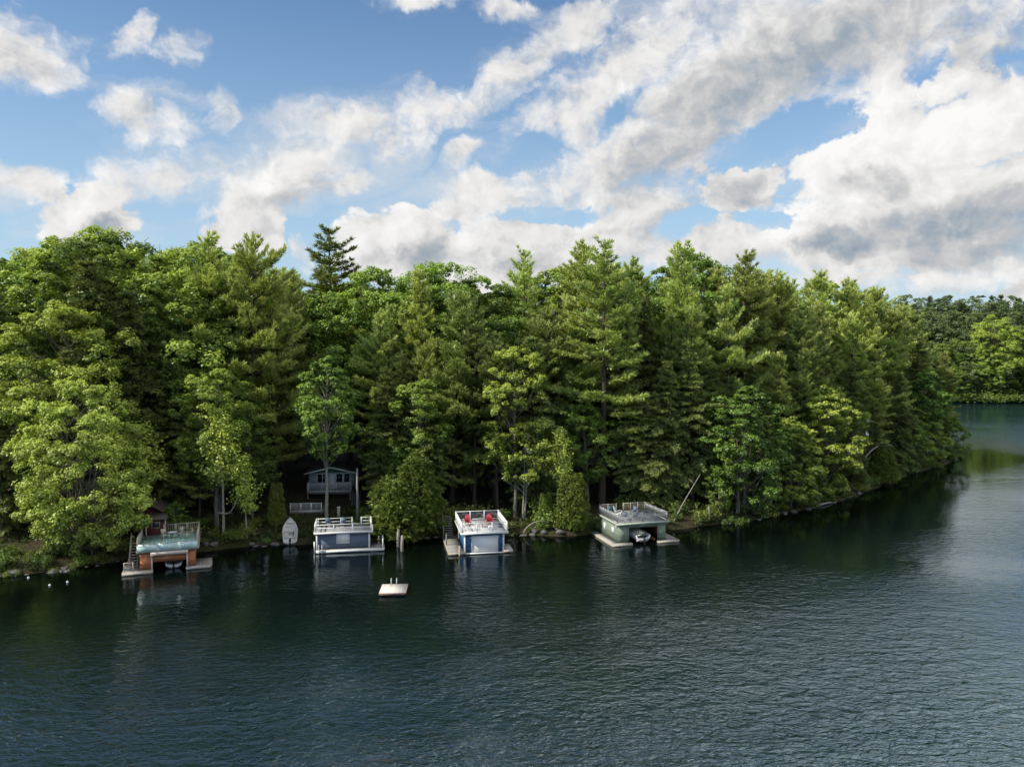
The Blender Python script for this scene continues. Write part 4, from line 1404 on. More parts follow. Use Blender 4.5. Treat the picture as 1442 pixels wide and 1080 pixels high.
for y in (-.40, .9):
    MB().box(W2 + 1.38, W2 + 1.50, y, y + .12, .34, 1.35).build('mooring_post', M['white'], bh)
MB().bar((W2 + 1.44, -.28, 1.2), (W2 + 1.44, .9, 1.2), .06).build('handrail', M['white'], bh)
MB().box(W2 + .95, W2 + 1.07, 1.3, 1.42, .34, 1.25).build('mooring_post', M['white'], bh)
MB().box(-.30, -.16, .05, .19, -1.5, 1.2).build('mooring_post', M['grey_metal'], bh)
lounge_chair('patio_chair', wpt(O2, r2_, 1.2, 2.2, 2.21), r2_ + .3, M['black'], M['blue_fabric'], 'dark chair left on the roof deck of the grey-blue boathouse', 'chairs on the grey-blue boathouse')
lounge_chair('patio_chair', wpt(O2, r2_, 2.7, 2.15, 2.21), r2_ - .2, M['black'], M['blue_fabric'], 'dark chair right of centre on the roof deck of the grey-blue boathouse', 'chairs on the grey-blue boathouse')

# ---- navy boathouse with the white door -----------------------------------------------------
r3_ = R(10)
O3, W3 = frame(654.5, 780.5, 709, r3_)
D3 = 5.8
bh = tag(empty('boathouse', O3, r3_), 'navy blue boathouse with a wide white garage door and two red chairs on its roof', 'boathouse')
dx0, dx1 = .80, W3 - .66
walls(bh, W3, D3, .1, 2.26, M['navy'], opening=(dx0, dx1, .1, 1.96))
for x in (-.08, W3 - .10):
    MB().box(x, x + .18, -.08, .10, -.4, 2.258).build('corner_post', M['white'], bh)
MB().box(-.08, .0, D3 - .18, D3, .1, 2.25).build('corner_post', M['white'], bh)
dr = MB().box(dx0, dx1, -.02, .06, .14, 1.958).build('garage_door', M['white_boards'], bh)
MB().box(dx0 - .07, dx0 - .004, -.06, -.003, .12, 1.95).box(dx0 - .16, dx0 - .07, -.05, -.003, 1.7, 1.9).build('door_trim', M['white'], dr)
MB().box(dx1 + .004, dx1 + .07, -.06, -.003, .12, 1.95).box(dx1 + .07, dx1 + .16, -.05, -.003, 1.7, 1.9).build('door_trim', M['white'], dr)

MB().box(-.42, W3 + .42, -.42, D3 + .1, 2.27, 2.36).build('deck', M['whitedeck'], bh)
f = MB()
f.box(-.46, W3 + .46, -.47, -.423, 2.22, 2.43)
f.box(-.48, -.423, -.42, D3 + .1, 2.22, 2.43)
f.box(W3 + .423, W3 + .48, -.42, D3 + .1, 2.22, 2.43)
f.build('fascia', M['white'], bh)
railing(bh, [(-.34, -.34), (W3 + .34, -.34)], 2.36, 1.06, M['white'], gap=1.7, post=.1, rails=(1.0, .1), cap=.1)
railing(bh, [(-.34, -.24), (-.34, D3 - .1)], 2.36, 1.06, M['white'], gap=1.5, post=.09, rails=(1.0, .12), baluster=.13, cap=.12)
railing(bh, [(W3 + .34, -.24), (W3 + .34, D3 - .1)], 2.36, 1.06, M['white'], gap=1.5, post=.09, rails=(1.0, .12), baluster=.13, cap=.12)
railing(bh, [(-.34, D3), (W3 + .34, D3)], 2.36, 1.06, M['white'], gap=1.5, post=.12, rails=(1.0, .12), cap=.12, glass=M['smoke_glass'])
dock(bh, -1.75, .02, -.25, 7.2, .30, M['dock_x'])
dock(bh, W3 + .06, W3 + 1.0, -.1, 2.4, .30, M['dock_light'])
MB().box(-.12, W3 + .05, -.30, -.09, .06, .16).build('sill', M['white'], bh)
MB().tube([(-.62, -.40, -1.4), (-.62, -.40, 1.05)], .085, 8).build('mooring_post', M['pale_wood'], bh)
zl = gz(*wpt(O3, r3_, -1.2, 9.6, 0)[:2])
gb = MB()
n_ = 9
for k in range(n_):
    gb.box(-1.6, -.5, 7.25 + k * .32, 7.58 + k * .32, .34 + k * (max(zl, 1.2) + .6) / n_, .39 + k * (max(zl, 1.2) + .6) / n_)
gbo = gb.build('stair', M['dock_x'], bh)
h_ = MB()
for k in (0, 4, 8):
    z_ = .34 + k * (max(zl, 1.2) + .6) / n_
    h_.box(-1.66, -1.57, 7.3 + k * .32, 7.39 + k * .32, z_, z_ + 1.0)
h_.bar((-1.615, 7.3, 1.36), (-1.615, 7.35 + 8 * .32, 1.36 + 8 * (max(zl, 1.2) + .6) / n_), .07)
h_.build('handrail', M['pole'], gbo)
for y in (3.2, 7.0):
    MB().tube([(-1.68, y, .0), (-1.68, y, 1.55)], .07, 8).build('mooring_post', M['pole'], bh)
adirondack('deck_chair', wpt(O3, r3_, .80, 3.7, 2.365), r3_, M['crimson'], 'red slatted chair on the left of the navy boathouse roof', 'red chairs on the navy boathouse')
adirondack('deck_chair', wpt(O3, r3_, 3.25, 3.75, 2.365), r3_ - .05, M['crimson'], 'red slatted chair on the right of the navy boathouse roof', 'red chairs on the navy boathouse')


def footstool(loc, rz, label, group):
    o = empty('footstool', loc, rz); tag(o, label, 'footstool', group)
    m = MB()
    for k in range(4): m.box(-.27 + k * .138, -.27 + k * .138 + .125, -.22, .22, .34, .37)
    m.build('seat', M['white'], o)
    for sx in (-1, 1):
        for sy in (-1, 1):
            MB().box(sx * .22 - .03, sx * .22 + .03, sy * .17 - .03, sy * .17 + .03, 0, .338).build('leg', M['white'], o)


footstool(wpt(O3, r3_, 1.05, 1.1, 2.365), r3_, 'low white stool in front of the left red chair', 'white stools on the navy boathouse')
footstool(wpt(O3, r3_, 3.0, 1.15, 2.365), r3_, 'low white stool in front of the right red chair', 'white stools on the navy boathouse')
patio_table('side_table', wpt(O3, r3_, 2.05, 2.3, 2.365), r3_, M['grey_metal'], 'small grey round table between the two red chairs', .36, .45)
# buoy post / swim ring on right of deck
ck = tag(empty('cooler', wpt(O3, r3_, W3 - .05, 2.0, 2.365), r3_ + .4), 'small dark cooler box by the right railing of the navy boathouse', 'cooler')
MB().box(-.22, .22, -.16, .16, 0, .3).build('box', M['blue_fabric'], ck); MB().box(-.23, .23, -.17, .17, .303, .36).build('lid', M['black'], ck)

# ---- sage green boathouse ------------------------------------------------------------------
r4_ = R(16)
O4, W4 = frame(870.5, 767.5, 937, r4_)
D4 = 5.4
bh = tag(empty('boathouse', O4, r4_), 'sage green boathouse with an open boat bay and a grey railed roof deck', 'boathouse')
ox0, ox1 = 1.32, W4 - 1.0
walls(bh, W4, D4, .1, 2.34, M['sage'], opening=(ox0, ox1, .1, 1.86), t=.16)
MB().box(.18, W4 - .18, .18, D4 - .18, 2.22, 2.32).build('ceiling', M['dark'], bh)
MB().box(W4 - .24, W4 - .165, .2, D4 - .2, .2, 2.2).build('lining', M['cedar_dark'], bh)
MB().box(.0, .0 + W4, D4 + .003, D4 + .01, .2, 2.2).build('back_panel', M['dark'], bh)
MB().box(-.22, W4 + .22, -.26, D4 + .2, 2.35, 2.44).build('deck', M['greydeck'], bh)
f = MB()
f.box(-.30, W4 + .30, -.34, -.263, 2.29, 2.50)
f.box(-.30, -.223, -.26, D4 + .2, 2.29, 2.50)
f.box(W4 + .223, W4 + .30, -.26, D4 + .2, 2.29, 2.50)
f.build('fascia', M['sage_trim'], bh)
for p in ([(-.1, -.15), (W4 + .1, -.15)], [(-.1, -.06), (-.1, D4)], [(W4 + .1, -.06), (W4 + .1, D4)]):
    railing(bh, p, 2.44, 1.02, M['grey_metal'], gap=1.35, post=.06, rails=(1.0, .1), cap=.06, baluster=.14)
railing(bh, [(.0, D4 + .1), (W4 * .36, D4 + .1)], 2.44, 1.05, M['pale_wood'], gap=1.1, post=.09, rails=(1.0, .1), cap=.1, baluster=.16)
railing(bh, [(W4 * .52, D4 + .1), (W4, D4 + .1)], 2.44, 1.05, M['pale_wood'], gap=1.1, post=.09, rails=(1.0, .1), cap=.1, baluster=.16)
MB().box(-.09, -.003, 1.15, 1.75, 1.1, 1.75).build('window', M['white'], bh)
MB().box(-.09, -.003, 3.6, 4.1, .9, 1.75).build('window', M['white'], bh)
MB().box(-.18, -.003, .22, .42, 2.02, 2.2).build('lamp', M['white'], bh)
dock(bh, -.95, ox0 + .15, -.62, .0, .24, M['dock_light'])
dock(bh, -.95, -.06, .05, D4 + .6, .23, M['dock_light'])
dock(bh, ox1 - .1, W4 + 1.45, -.5, .0, .24, M['dock_x'])
dock(bh, W4 + .06, W4 + 1.45, .05, 4.0, .23, M['dock_y'])
MB().box(ox1 - .35, ox1 - .08, .3, D4 - .4, .1, .40).build('inner_dock', M['cedar_dark'], bh)
# boat in the bay
bt = tag(empty('motorboat', wpt(O4, r4_, (ox0 + ox1) / 2 - .12, -.30, .22), r4_ + .1), 'white motorboat under a tan cover in the green boathouse bay', 'boat')
V_, Q_, T_ = hull_mesh(5.2, 2.05, .78, transom=.9)
MB().add(V_, Q_, T_).build('hull', M['white_hull'], bt)
n = 9
cv, cq = [], []
for i in range(n):
    t = i / (n - 1); w = 1.0 * (.93 + .07 * min(1, t / .3)) * (1 - max(0, (t - .45) / .55) ** 2.2) + .03
    for j in range(7):
        a = -1 + j / 3
        cv.append((a * w, .1 + t * 4.9, .76 + .2 * t * t + (.42 * (1 - a * a) + .05 * math.sin(j * 2 + i * 1.7)) * (.6 + .4 * math.sin(PI * min(1, t * 1.3)))))
for i in range(n - 1):
    for j in range(6):
        a = i * 7 + j; cq.append((a, a + 1, a + 8, a + 7))
ct = [(0, j + 1, j) for j in range(1, 6)]
MB().add(cv, cq, [(0, 6, 3)] + [(j, j + 1, 3) for j in (0, 1)] + [(j, j + 1, 3) for j in (4, 5)]).build('cover', M['tan_cover'], bt, smooth=True)
outboard(bt, -.06, .62, M['black'], 1.1)
MB().box(-.95, -.5, -.12, -.01, .18, .3).build('swim_platform', M['white_hull'], bt)
# chairs and table on its deck
for k, (x, y, rz, mt, fm, lb) in enumerate([
    (1.1, 4.3, .2, 'grey_metal', 'teal', 'teal patio chair at the back left of the green boathouse roof'),
    (1.55, 1.5, 2.6, 'white_metal', 'blue_fabric', 'blue-grey patio chair at the front left of the green boathouse roof'),
    (2.55, 1.3, 3.1, 'white_metal', 'blue_fabric', 'blue-grey patio chair in the middle of the front row on the green boathouse roof'),
    (3.5, 1.5, 3.5, 'white_metal', 'blue_fabric', 'blue-grey patio chair at the right end of the front row on the green boathouse roof'),
    (3.6, 3.4, -.6, 'white_metal', 'blue_fabric', 'blue-grey patio chair behind the table on the green boathouse roof')]):
    lounge_chair('patio_chair', wpt(O4, r4_, x, y, 2.445), r4_ + rz, M[mt], M[fm], lb, 'patio chairs on the green boathouse')
adirondack('deck_chair', wpt(O4, r4_, 1.75, 3.9, 2.445), r4_ + .9, M['white'], 'white slatted chair near the back of the green boathouse roof')
patio_table('patio_table', wpt(O4, r4_, 2.6, 2.4, 2.445), r4_, M['grey_metal'], 'grey round table among the chairs on the green boathouse roof', .55, .7)

# ---- cottage above the slate boathouse -------------------------------------------------------
rk = R(7)
Yk = shore_y(455) + 13
pk = at_y(433, 693, Yk)
zk = pk[2]                                       # floor of its deck
ct_ = tag(empty('cottage', (pk[0], pk[1] , zk), rk), 'small grey-green cottage with a white railed balcony above the grey-blue boathouse', 'cottage')
WK = 5.5
w_ = MB()
w_.box(0, WK + .3, 1.7, 1.82, 0, 2.25).box(0, .12, 1.823, 7, 0, 2.25).box(WK + .18, WK + .3, 1.823, 7, 0, 2.25).box(.123, WK + .177, 6.88, 7, 0, 2.25)
w_.build('wall', M['cottage'], ct_)
MB().add([(0, 1.68, 2.25), (WK + .3, 1.68, 2.25), (WK / 2 + .15, 1.68, 2.98)], t=[(0, 1, 2)]).build('gable', M['darkgreen'], ct_)
MB().add([(0, 7, 2.25), (WK + .3, 7, 2.25), (WK / 2 + .15, 7, 2.98)], t=[(1, 0, 2)]).build('gable', M['darkgreen'], ct_)
rf = MB()
xm = WK / 2 + .15
rf.hexa([(-.5, .7, 2.2), (xm, .7, 3.02), (xm, 7.3, 3.02), (-.5, 7.3, 2.2)], [(-.5, .7, 2.3), (xm, .7, 3.12), (xm, 7.3, 3.12), (-.5, 7.3, 2.3)])
rf.hexa([(xm + .004, .7, 3.02), (WK + .8, .7, 2.2), (WK + .8, 7.3, 2.2), (xm + .004, 7.3, 3.02)], [(xm + .004, .7, 3.12), (WK + .8, .7, 2.3), (WK + .8, 7.3, 2.3), (xm + .004, 7.3, 3.12)])
rfo = rf.build('roof', M['roof_dark'], ct_)
f = MB()
f.bar((-.52, .66, 2.24), (xm, .66, 3.06), .05, .17); f.bar((xm, .66, 3.06), (WK + .82, .66, 2.24), .05, .17)
f.build('fascia', M['white'], rfo)
for x0, x1, dbl in ((1.0, 2.5, 0), (3.45, 4.4, 0), (4.45, 5.35, 1)):
    w = MB().box(x0, x1, 1.64, 1.697, .85, .93).box(x0, x1, 1.64, 1.697, 2.05, 2.13).box(x0, x0 + .1, 1.64, 1.697, .933, 2.047).box(x1 - .1, x1, 1.64, 1.697, .933, 2.047)
    if not dbl and x1 - x0 > 1.2: w.box((x0 + x1) / 2 - .04, (x0 + x1) / 2 + .04, 1.64, 1.697, .933, 2.047)
    o = w.build('window', M['white'], ct_)
    MB().box(x0 + .102, x1 - .102, 1.67, 1.69, .935, 2.045).build('pane', M['window'], o)
MB().box(2.62, 3.35, 1.65, 1.697, .02, 2.1).build('door', M['white'], ct_)
MB().box(-.1, WK + .1, -.1, 1.69, -.2, 0).build('balcony', M['greydeck'], ct_)
railing(ct_, [(0, 0), (WK, 0)], 0, 1.1, M['white'], gap=1.85, post=.09, rails=(1.0, .08), baluster=.13, cap=.1)
railing(ct_, [(0, .1), (0, 1.6)], 0, 1.1, M['white'], gap=1.6, post=.09, rails=(1.0, .08), baluster=.13, cap=.1)
railing(ct_, [(WK, .1), (WK, 1.6)], 0, 1.1, M['white'], gap=1.6, post=.09, rails=(1.0, .08), baluster=.13, cap=.1)
for x in (0.05, WK - .05):
    MB().box(x - .08, x + .08, .0, .16, -3.4, -.203).build('balcony_post', M['pole'], ct_)
MB().box(.2, WK + .2, 1.75, 6.9, -3.2, -.003).build('foundation', M['stone'], ct_)
st = MB()
for k in range(9):
    st.box(WK + .25, WK + 1.25, -.1 - k * .28, .18 - k * .28, -.28 - k * .19, -.23 - k * .19)
st.bar((WK + .25, .1, -.1), (WK + .25, -2.4, -1.95), .06, .2); st.bar((WK + 1.25, .1, -.1), (WK + 1.25, -2.4, -1.95), .06, .2)
st.build('stair', M['pole'], ct_)

# lower landing with a white railing
Yl = shore_y(430) + 7.5
pl = at_y(409, 721, Yl)
ld = tag(empty('landing', (pl[0], pl[1], pl[2]), R(6)), 'low timber landing with a white railing left of the pale trunk, below the cottage', 'deck')
MB().box(-.1, 3.9, -.1, 2.2, -.14, 0).build('platform', M['dock_y'], ld)
railing(ld, [(0, 0), (3.75, 0)], 0, 1.05, M['white'], gap=1.25, post=.1, rails=(1.0, .1), baluster=.15, cap=.12)
p_ = MB()
for x in (.1, 1.9, 3.7):
    for y in (.1, 2.0): p_.box(x - .07, x + .07, y - .07, y + .07, -2.2, -.143)
p_.build('platform_post', M['pole'], ld)
# white garden lamp below the cottage
pp = at_y(477, 722, shore_y(477) + 6.5)
zz = gz(pp[0], pp[1])
lamp = tag(empty('garden_lamp', (pp[0], pp[1], zz)), 'short pale garden lamp post behind the grey-blue boathouse deck', 'lamp')
hl = max(1.2, pp[2] + .6 - zz)
MB().box(-.16, .16, -.16, .16, -.3, hl).build('post', M['pale_wood'], lamp)
MB().box(-.2, .2, -.2, .2, hl + .003, hl + .1).build('cap', M['white'], lamp)

# utility pole
pp = at_y(503.5, 733, shore_y(503) + 3.2)
zt_ = at_y(503.5, 660, pp[1])[2]
po = tag(empty('utility_pole', (pp[0], pp[1], gz(pp[0], pp[1]))), 'bare grey pole standing behind the right end of the grey-blue boathouse', 'pole')
hp = zt_ - gz(pp[0], pp[1])
MB().tube([(0, 0, -.8), (0, 0, hp)], [.17, .12], 10).build('shaft', M['pole'], po)
MB().tube([(0, 0, hp + .002), (0, 0, hp + .06)], [.14, .05], 10).build('cap', M['grey_metal'], po)

# two bare mooring piles in the water between the boathouses
for (px, row, h, lb) in ((560.5, 770, 2.0, 'taller of the two bare piles standing in the water right of the grey-blue boathouse'), (566, 776, 1.7, 'shorter leaning pile of the pair in the water right of the grey-blue boathouse')):
    p = on_z(px, row)
    o = tag(empty('mooring_pile', (p[0], p[1], 0)), lb, 'pile', 'piles beside the grey-blue boathouse')
    MB().tube([(0, 0, -2), (0, 0, h * .5), (.06, 0, h)], [.17, .16, .14], 9).build('shaft', M['bark_pale'], o)
    MB().tube([(.06, 0, h + .003), (.062, 0, h + .05)], [.16, .07], 9).build('cap', M['pale_wood'], o)

# ---- boat drawn up on the bank --------------------------------------------------------------
ps_ = on_z(408.5, 767.5)
rb = empty('rowing_boat', (ps_[0], ps_[1], .02), R(3))
tag(rb, 'cream open boat nosed up on the bank left of the grey-blue boathouse', 'boat')
rb.rotation_euler = (R(23), 0, R(15))
rb.scale = (.88, .9, .9)
V_, Q_, T_ = hull_mesh(4.9, 1.95, .6, transom=.88)
MB().add(V_, Q_, T_).build('hull', M['cream_hull'], rb)
for y in (.8, 2.0, 3.1):
    MB().box(-.74 if y < 3 else -.6, .74 if y < 3 else .6, y, y + .3, .48, .53).build('thwart', M['cream_hull'], rb)
MB().hexa([(-.5, 3.75, .60), (.5, 3.75, .60), (.03, 4.75, .78), (-.03, 4.75, .78)], [(-.5, 3.75, .72), (.5, 3.75, .72), (.03, 4.75, .86), (-.03, 4.75, .86)]).build('foredeck', M['cream_hull'], rb)
outboard(rb, -.02, .72, M['black'], .9)

# ---- swim raft ------------------------------------------------------------------------------
p = on_z(534, 840)
rr_ = R(3)
O5, W5 = frame(534, 840, 571, rr_)
rt = tag(empty('swim_raft', O5, rr_), 'square pale wooden swim raft with a hooped ladder floating in open water', 'raft')
MB().box(0, W5, 0, W5 * 1.12, .26, .33).build('deck', M['raft'], rt)
s_ = MB().box(-.03, W5 + .03, -.05, -.003, .14, .325).box(-.05, -.003, 0, W5 * 1.12, .14, .325).box(W5 + .003, W5 + .05, 0, W5 * 1.12, .14, .325).box(-.03, W5 + .03, W5 * 1.12 + .003, W5 * 1.12 + .05, .14, .325)
s_.build('side_board', M['raft_side'], rt)
f_ = MB().box(.15, W5 - .15, .15, .7, -.3, .255).box(.15, W5 - .15, W5 * 1.12 - .7, W5 * 1.12 - .15, -.3, .255)
f_.build('float', M['black'], rt)
lr = ladder(rt, W5 * .46, W5 * 1.12 + .12, .33, M['white_metal'], .55, .5, dy=0, hoop=-.4)

# ---- small floats on the left ---------------------------------------------------------------
for px, row, lb in ((40, 814, 'small white float nearest the left bank'), (70, 824.5, 'white float on the dark water farthest from the left bank'), (95, 820, 'small white float nearest the orange boathouse')):
    p = on_z(px, row)
    o = tag(empty('float_buoy', (p[0], p[1], 0)), lb, 'buoy', 'white floats on the left water')
    s = MB()
    s.tube([(0, 0, -.07 + .021 * k) for k in range(12)], [.02 + .09 * math.sin(PI * (k + .4) / 11.8) for k in range(12)], 12)
    s.build('ball', M['white'], o, smooth=True)
    MB().tube([(0, 0, .163), (0, 0, .21)], .015, 6).build('ring', M['grey_metal'], o)
# ------------------------------------------------------------------ the trees the photograph singles out
HERO = [
    # kind, column, tip row, metres behind the waterline, label, category, extras
    ('maple', 112, 540, 2.2, 'big sunlit yellow-green maple leaning over the water at the far left', 'tree', dict(wide=.92, rz=.4)),
    ('young', 200, 592, 5.0, 'young light green maple behind the right edge of the big sunlit maple', 'tree', dict(wide=1.25)),
    ('young', 312, 575, 1.6, 'slim bright green young maple with a pale trunk right of the orange boathouse', 'tree', dict(idx=0, wide=.95, rz=1.0)),
    ('young', 346, 640, 1.2, 'small light green sapling at the waterline right of the pale-trunked young maple', 'tree', dict(idx=1, wide=.9)),
    ('slim', 458, 508, 6.0, 'tall tree with a pale bare lower trunk standing in front of the cottage', 'tree', dict(idx=1, wide=.92)),
    ('cedar', 388, 680, 4.2, 'small dull green cedar between the cream boat and the young maple', 'tree', dict(idx=1, wide=.6)),
    ('cedar', 570, 640, .8, 'wide bushy dark cedar right of the grey-blue boathouse, foliage down to the water', 'tree', dict(idx=0, wide=1.15, rz=.3)),
    ('broad', 590, 535, 5.5, 'bright green broadleaf tree rising behind the wide bushy cedar', 'tree', dict(idx=4, wide=1.2)),
    ('broad', 540, 580, 8, 'broadleaf tree behind the left shoulder of the wide bushy cedar', 'tree', dict(idx=1)),
    ('slim', 738, 600, 4.5, 'small light green tree with two pale leaning trunks right of the navy boathouse', 'tree', dict(idx=0, wide=1.15, rz=2.0)),
    ('young', 790, 600, 3.5, 'thin bright green sapling above the cedar left of the green boathouse', 'tree', dict(idx=0, wide=.75)),
    ('cedar', 806, 668, .8, 'tapering yellow-green cedar at the waterline against the green boathouse', 'tree', dict(idx=1, wide=.95, rz=1)),
    ('cedar', 768, 694, 3.0, 'dark cedar bush behind the bent driftwood arch', 'tree', dict(idx=1, wide=.75)),
    ('tallpine', 850, 338, 9, 'tallest pine, its dark leaning trunk just behind the green boathouse', 'tree', dict(idx=1, wide=1.3)),
    ('pine', 822, 342, 15, 'tall spreading pine on the skyline just left of the tallest pine', 'tree', dict(idx=1)),
    ('tallpine', 738, 352, 20, 'narrow-topped pine standing alone on the skyline above the navy boathouse', 'tree', dict(idx=1, wide=1.0)),
    ('tallpine', 667, 420, 9, 'dark pine with a long bare trunk behind the navy boathouse', 'tree', dict(idx=0, wide=.8)),
    ('tallpine', 700, 470, 7, 'dark pine with a bare trunk right behind the navy boathouse roof', 'tree', dict(idx=0, wide=.9)),
    ('tallpine', 460, 323, 32, 'dark round-topped pine standing above the canopy left of centre skyline', 'tree', dict(idx=0, wide=1.75)),
    ('pine', 292, 326, 12, 'left one of the two tall feathery pines, its tip dark against a cloud', 'tree', dict(idx=0, wide=1.0)),
    ('pine', 350, 327, 11, 'right one of the two tall feathery pines, with a pale visible trunk', 'tree', dict(idx=3, wide=.9)),
    ('pine', 250, 372, 16, 'pale green pine at the left shoulder of the two tall feathery pines', 'tree', dict(idx=1)),
    ('broad', 300, 520, 4.5, 'leafy tree in the shade below the two tall feathery pines', 'tree', dict(idx=4, wide=1.1)),
    ('oak', 132, 331, 22, 'largest round-crowned tree on the left skyline', 'tree', dict(wide=1.05, rz=.2)),
    ('broad', 88, 436, 9, 'light green round-topped tree above the big sunlit maple', 'tree', dict(idx=3, wide=1.0)),
    ('bare', 228, 343, 24, 'bare leafless treetop on the skyline between the round-crowned tree and the pines', 'tree', dict(wide=1.0)),
    ('pine', 590, 380, 15, 'dense dark conifer with a pointed tip left of the centre skyline', 'tree', dict(idx=2, wide=.95)),
    ('broad', 618, 376, 21, 'rounded green tree on the skyline behind the dense dark conifer', 'tree', dict(idx=0)),
    ('broad', 520, 386, 22, 'yellow-green rounded tree right of the dark round-topped pine', 'tree', dict(idx=3)),
    ('broad', 690, 402, 18, 'soft light green tree left of the narrow-topped pine', 'tree', dict(idx=2)),
    ('pine', 1050, 352, 18, 'broad bushy-topped pine on the skyline right of the green boathouse', 'tree', dict(idx=0, wide=1.15)),
    ('pine', 965, 345, 16, 'pine with a thin pointed tip on the skyline right of the tallest pine', 'tree', dict(idx=4)),
    ('bushy', 1050, 548, 2.2, 'large bushy dark green tree on the bank right of the green boathouse', 'tree', dict(idx=0, wide=1.05)),
    ('bushy', 1165, 545, 2.2, 'tall leafy tree with a rounded light green top on the right bank', 'tree', dict(idx=1, wide=1.1)),
    ('bushy', 1278, 590, 1.0, 'dense leafy tree leaning to the water where the right bank narrows', 'tree', dict(idx=0, wide=1.2)),
    ('bushy', 1308, 575, 1.0, 'dense leafy tree overhanging the water near the tip of the point', 'tree', dict(idx=1, wide=1.25)),
    ('bushy', 1338, 585, 1.4, 'dark leafy tree overhanging the water at the very tip of the point', 'tree', dict(idx=0, wide=1.25)),
    ('cedar', 1240, 625, .8, 'round cedar bush low over the water on the narrowing right bank', 'tree', dict(idx=0, wide=1.1)),
]
for k in HERO:
    plant_px(*k[:6], **k[6])

SKY_X = [-200, 0, 50, 95, 130, 170, 212, 232, 262, 290, 320, 350, 388, 415, 440, 460, 490, 515, 545, 570, 600, 640, 665, 700, 738, 775, 800, 830, 862, 880, 915, 940, 965, 1000, 1050, 1090, 1130, 1180, 1240, 1290, 1330, 1352]
SKY_Y = [350, 348, 348, 335, 332, 346, 362, 366, 350, 345, 350, 348, 372, 388, 392, 390, 392, 388, 394, 392, 384, 388, 398, 402, 398, 398, 372, 352, 356, 352, 372, 388, 368, 374, 364, 376, 386, 380, 394, 412, 440, 505]


def sky_row(px): return float(np.interp(px, SKY_X, SKY_Y))


BLOCK = []                                       # footprints of buildings kept clear of trunks
for o_, w_, d_, r_ in ((O1, W1, D1, r1_), (O2, W2, D2, r2_), (O3, W3, D3, r3_), (O4, W4, D4, r4_), (pk, 7.4, 7.5, rk), (pc, 5.8, 5, rc_), (pl, 4, 2.2, 0)):
    BLOCK.append((o_[0], o_[1], w_, d_, r_))


def blocked(x, y, m=1.2):
    for ox, oy, w_, d_, r_ in BLOCK:
        lx = (x - ox) * math.cos(r_) + (y - oy) * math.sin(r_)
        ly = -(x - ox) * math.sin(r_) + (y - oy) * math.cos(r_)
        if -m < lx < w_ + m and -m - 1 < ly < d_ + m: return True
    return False


TAKEN = []


def zone(px):
    if px < 240: return 0
    if px < 420: return 1
    if px < 640: return 2
    if px < 800: return 3
    if px < 1000: return 4
    if px < 1180: return 5
    return 6


ZN = ['left of the tall feathery pines', 'around the tall feathery pines', 'above the grey-blue boathouse', 'above the navy boathouse', 'above the green boathouse',
      'right of the green boathouse', 'towards the wooded point']
KN = {'pine': 'feathery pine', 'hemlock': 'dark drooping hemlock', 'broad': 'green broadleaf tree', 'bushy': 'bushy broadleaf tree', 'cedar': 'low cedar', 'spire': 'narrow cedar', 'young': 'light green sapling', 'slim': 'slim broadleaf tree'}


def filler(kind, px, back, row, layer, wide=1.0):
    Y = shore_y(min(max(px, 0), 1350)) + back
    p = at_y(px, row, Y)
    x, y = p[0], Y
    if sdist(np.array([x]), np.array([y]), MAIN)[0] < .4: return
    if blocked(x, y): return
    if 385 < px < 512 and back < 19.5: return
    h = p[2] - gz(x, y)
    if h < 3.5: return
    for (qx, qy, qr) in TAKEN:
        if (qx - x) ** 2 + (qy - y) ** 2 < qr ** 2: return
    TAKEN.append((x, y, 2.2))
    z = zone(px)
    g = f'{KN[kind]}s {layer} {ZN[z]}'
    plant(kind, x, y, h, f'{KN[kind]} {layer} {ZN[z]}', 'tree', g, wide=wide * rg.uniform(.85, 1.15), tilt=(rg.gauss(0, .03), rg.gauss(0, .03)))


rg = random.Random(11)
PINEY = lambda px: .25 if px < 200 else .6 if px < 420 else .36 if px < 560 else .5 if px < 720 else .86
# rows from the skyline down to the waterline
for back, step, off, jit in ((40, 32, 14, 14), (30, 32, 4, 36), (21, 33, 8, 52), (13.5, 34, 40, 60)):
    px = -40 + rg.uniform(0, 20)
    while px < 1345:
        e = px + rg.uniform(-9, 9)
        kind = 'pine' if rg.random() < PINEY(e) else ('hemlock' if rg.random() < .12 else 'broad')
        if e < 235 and back < 15: kind = 'hemlock'
        row = sky_row(e) + off + rg.uniform(-.3, 1) * jit
        filler(kind, e, back + rg.uniform(-3, 3), row, 'in the canopy', .95 if kind != 'broad' else 1.12)
        px += step * rg.uniform(.8, 1.2) * (1.0 if px < 1100 else .8)
# mid-height trees in the shade of the front edge
px = -30
while px < 1340:
    e = px + rg.uniform(-8, 8)
    if not (425 < e < 500):
        kind = rg.choice(['broad', 'hemlock', 'hemlock', 'hemlock', 'pine'] if e < 960 else ['pine', 'hemlock', 'pine', 'pine', 'hemlock'])
        if e < 235: kind = 'hemlock'
        row = 520 + rg.uniform(-50, 60) if e < 960 else np.interp(e, [960, 1340], [520, 470]) + rg.uniform(-40, 40)
        filler(kind, e, 7.5 + rg.uniform(-2.0, 3), row, 'in the shaded front edge')
    px += 31 * rg.uniform(.8, 1.25)
